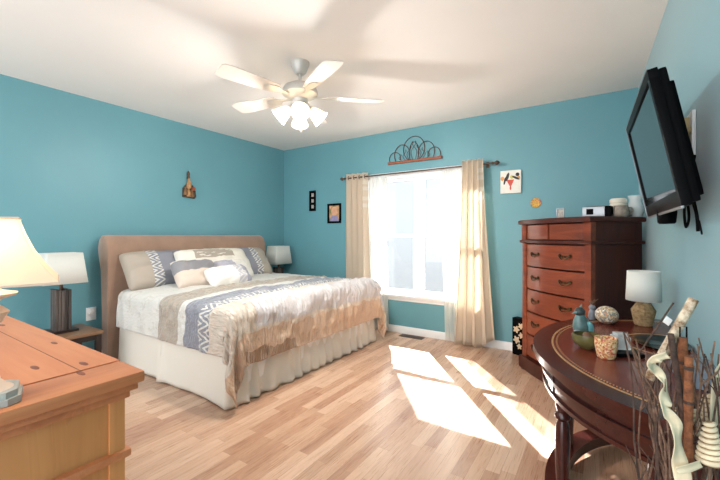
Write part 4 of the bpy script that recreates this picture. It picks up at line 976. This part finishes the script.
def cane(name, mat, label, cat, p0, p1, rad, nodes=(), n=24):
    pts = [at(*p0).lerp(at(*p1), i/n) for i in range(n+1)]
    rr_ = [rad*(1.15 if any(abs(p.z-z) < 0.012 for z in nodes) else 1.0) for p in pts]
    bm = bmesh.new(); tube(bm, pts, rr_, 12); o = tag(obj(name, bm, mat), label, cat)
    for z in nodes:
        k = (z-pts[0].z)/(pts[-1].z-pts[0].z); c = pts[0].lerp(pts[-1], k)
        bm = bmesh.new(); lathe(bm, [(rad*0.9, -0.004), (rad*1.22, -0.002), (rad*1.22, 0.002), (rad*0.9, 0.004)], c, 14); obj('node_ring', bm, 'bark_d', o)
    return o
cane('cane', 'bamboo', 'taller brown cane, left one of the close pair in the arrangement', 'cane', (-0.037, 0.0, 0.08), (-0.033, 0.0, 0.975), 0.0072, (0.72, 0.84, 0.93))
cane('cane', 'bamboo', 'shorter brown cane, right one of the close pair in the arrangement', 'cane', (-0.055, -0.035, 0.08), (-0.049, -0.03, 0.95), 0.0062, (0.76, 0.87, 0.93))
cane('bark_stick', 'birch', 'thick pale speckled bark stick leaning up to the right above the twigs', 'stick', (-0.068, 0.035, 0.885), (0.0145, 0.03, 1.04), 0.0085)
cane('dark_stick', 'bark_d', 'near-black thick stick standing just left of the brown canes', 'stick', (-0.008, -0.015, 0.62), (-0.0655, -0.012, 0.985), 0.0050)
cane('twig', 'bark_d', 'dark straight twig pointing up to the table lamp, with a paper tag hanging on it', 'twig', (-0.075, 0.05, 0.93), (-0.007, 0.05, 1.03), 0.0016)
t = thing('wire_hook', 'small black metal loop standing up behind the brown canes', 'hook', base + rgt*(-0.021) + fwd*0.012)
bm = bmesh.new(); tube(bm, [rgt*-0.0065+Vector((0, 0, 0.1)), rgt*-0.0065+Vector((0, 0, 0.992)), rgt*0.006+Vector((0, 0, 0.992)), rgt*0.006+Vector((0, 0, 0.955))], 0.0014, 6); obj('wire', bm, 'black', t)
def spline(P, q=10):
    out = []
    for i in range(len(P)-1):
        p0, p1, p2, p3 = P[max(0, i-1)], P[i], P[i+1], P[min(len(P)-1, i+2)]
        for k in range(q):
            u = k/q; out.append(0.5*((2*p1) + (p2-p0)*u + (2*p0-5*p1+4*p2-p3)*u*u + (3*p1-p0-3*p2+p3)*u**3))
    return out + [P[-1]]
def ribbon(label, pts, hw, twist=0.0):
    P = spline([Vector(p) for p in pts]); Wd = spline([Vector((w, 0, 0)) for w in hw]); n = len(P)-1; wv = []
    for i in range(n+1):
        d = P[min(n, i+1)] - P[max(0, i-1)]; q = Vector((-d.z, 0, d.x))        # (r, f, z) frame
        if q.length < 1e-6: q = Vector((1, 0, 0))
        q.normalize(); q = (q + Vector((0, twist*math.sin(i*0.35), 0))).normalized()
        wv.append(q*Wd[i].x)
    def f(u, v):
        i = min(n, int(round(u*n))); p = P[i] + wv[i]*(v*2-1); return at(p.x, p.y + 0.003*(1-(v*2-1)**2), p.z)
    return tag(obj('palm_ribbon', grid(f, n, 4), 'ribbon', None, 80, solid=0.0012), label, 'ribbon')
ribbon('pale curled palm ribbon twisting down the left edge of the arrangement',
       [(-0.106, -0.055, 0.962), (-0.121, -0.050, 0.952), (-0.118, -0.035, 0.936), (-0.096, -0.022, 0.920), (-0.090, -0.030, 0.902), (-0.108, -0.052, 0.884), (-0.112, -0.058, 0.868), (-0.092, -0.055, 0.842), (-0.084, -0.05, 0.79), (-0.072, -0.05, 0.72), (-0.055, -0.04, 0.60)],
       [0.008, 0.009, 0.008, 0.0075, 0.006, 0.010, 0.009, 0.009, 0.012, 0.012, 0.009], 0.5)
ribbon('pale broad leaf strip at the right edge of the arrangement', [(0.0, 0.0, 0.60), (0.018, -0.005, 0.78), (0.026, -0.01, 0.87), (0.030, -0.01, 0.915), (0.031, -0.01, 0.935)], [0.005, 0.008, 0.017, 0.014, 0.002])
ribbon('short pale strip crossing the foot of the brown canes', [(-0.090, -0.055, 0.765), (-0.072, -0.058, 0.772), (-0.050, -0.056, 0.778)], [0.007, 0.007, 0.006])
ribbon('pale strip running level under the large coiled cone', [(-0.054, -0.078, 0.60), (-0.052, -0.078, 0.70), (-0.049, -0.079, 0.752), (-0.036, -0.08, 0.758), (-0.005, -0.08, 0.756), (0.03, -0.075, 0.75)], [0.004, 0.0035, 0.003, 0.003, 0.003, 0.003])
def cone_spiral(label, r, f, z0, h, rad, nt=9):
    t = thing('shaving_cone', label, 'dried cone', base + rgt*r + fwd*f)
    bm = bmesh.new(); N = 200
    pts = [(rad*(1-0.70*(i/N)**1.2)*math.cos(i/N*nt*2*PI), rad*(1-0.70*(i/N)**1.2)*math.sin(i/N*nt*2*PI), z0 + h*i/N) for i in range(N+1)]
    tube(bm, pts, [h/nt*0.46*(1-0.15*i/N) for i in range(N+1)], 8); obj('coil', bm, 'cone', t, 60)
    bm = bmesh.new(); lathe(bm, [(rad*0.9, z0), (rad*0.25, z0+h*1.02)], seg=14); obj('core', bm, 'cone_core', t)
    bm = bmesh.new(); tube(bm, [(0, 0, 0.1), (0, 0, z0)], 0.0025, 6); obj('stem', bm, 'bark', t)
cone_spiral('large cream coiled cone at the bottom right corner of the arrangement', -0.026, -0.045, 0.772, 0.070, 0.0165, 8)
cone_spiral('smaller cream coiled cone higher up behind the large one', 0.022, 0.01, 0.81, 0.056, 0.012, 7)
cone_spiral('half-hidden cream coiled cone just left of the large one, behind the canes', -0.004, 0.012, 0.792, 0.045, 0.012, 6)
bm = bmesh.new(); box(bm, (0, 0, 0), (0.014, 0.0012, 0.014), 0.0004); o = obj('paper_tag', bm, 'white', None, 35, at(-0.022, 0.046, 0.995)); o.rotation_euler = (0, R(35), R(33.3)); tag(o, 'white paper tag hanging on a dark twig below the table lamp', 'tag')
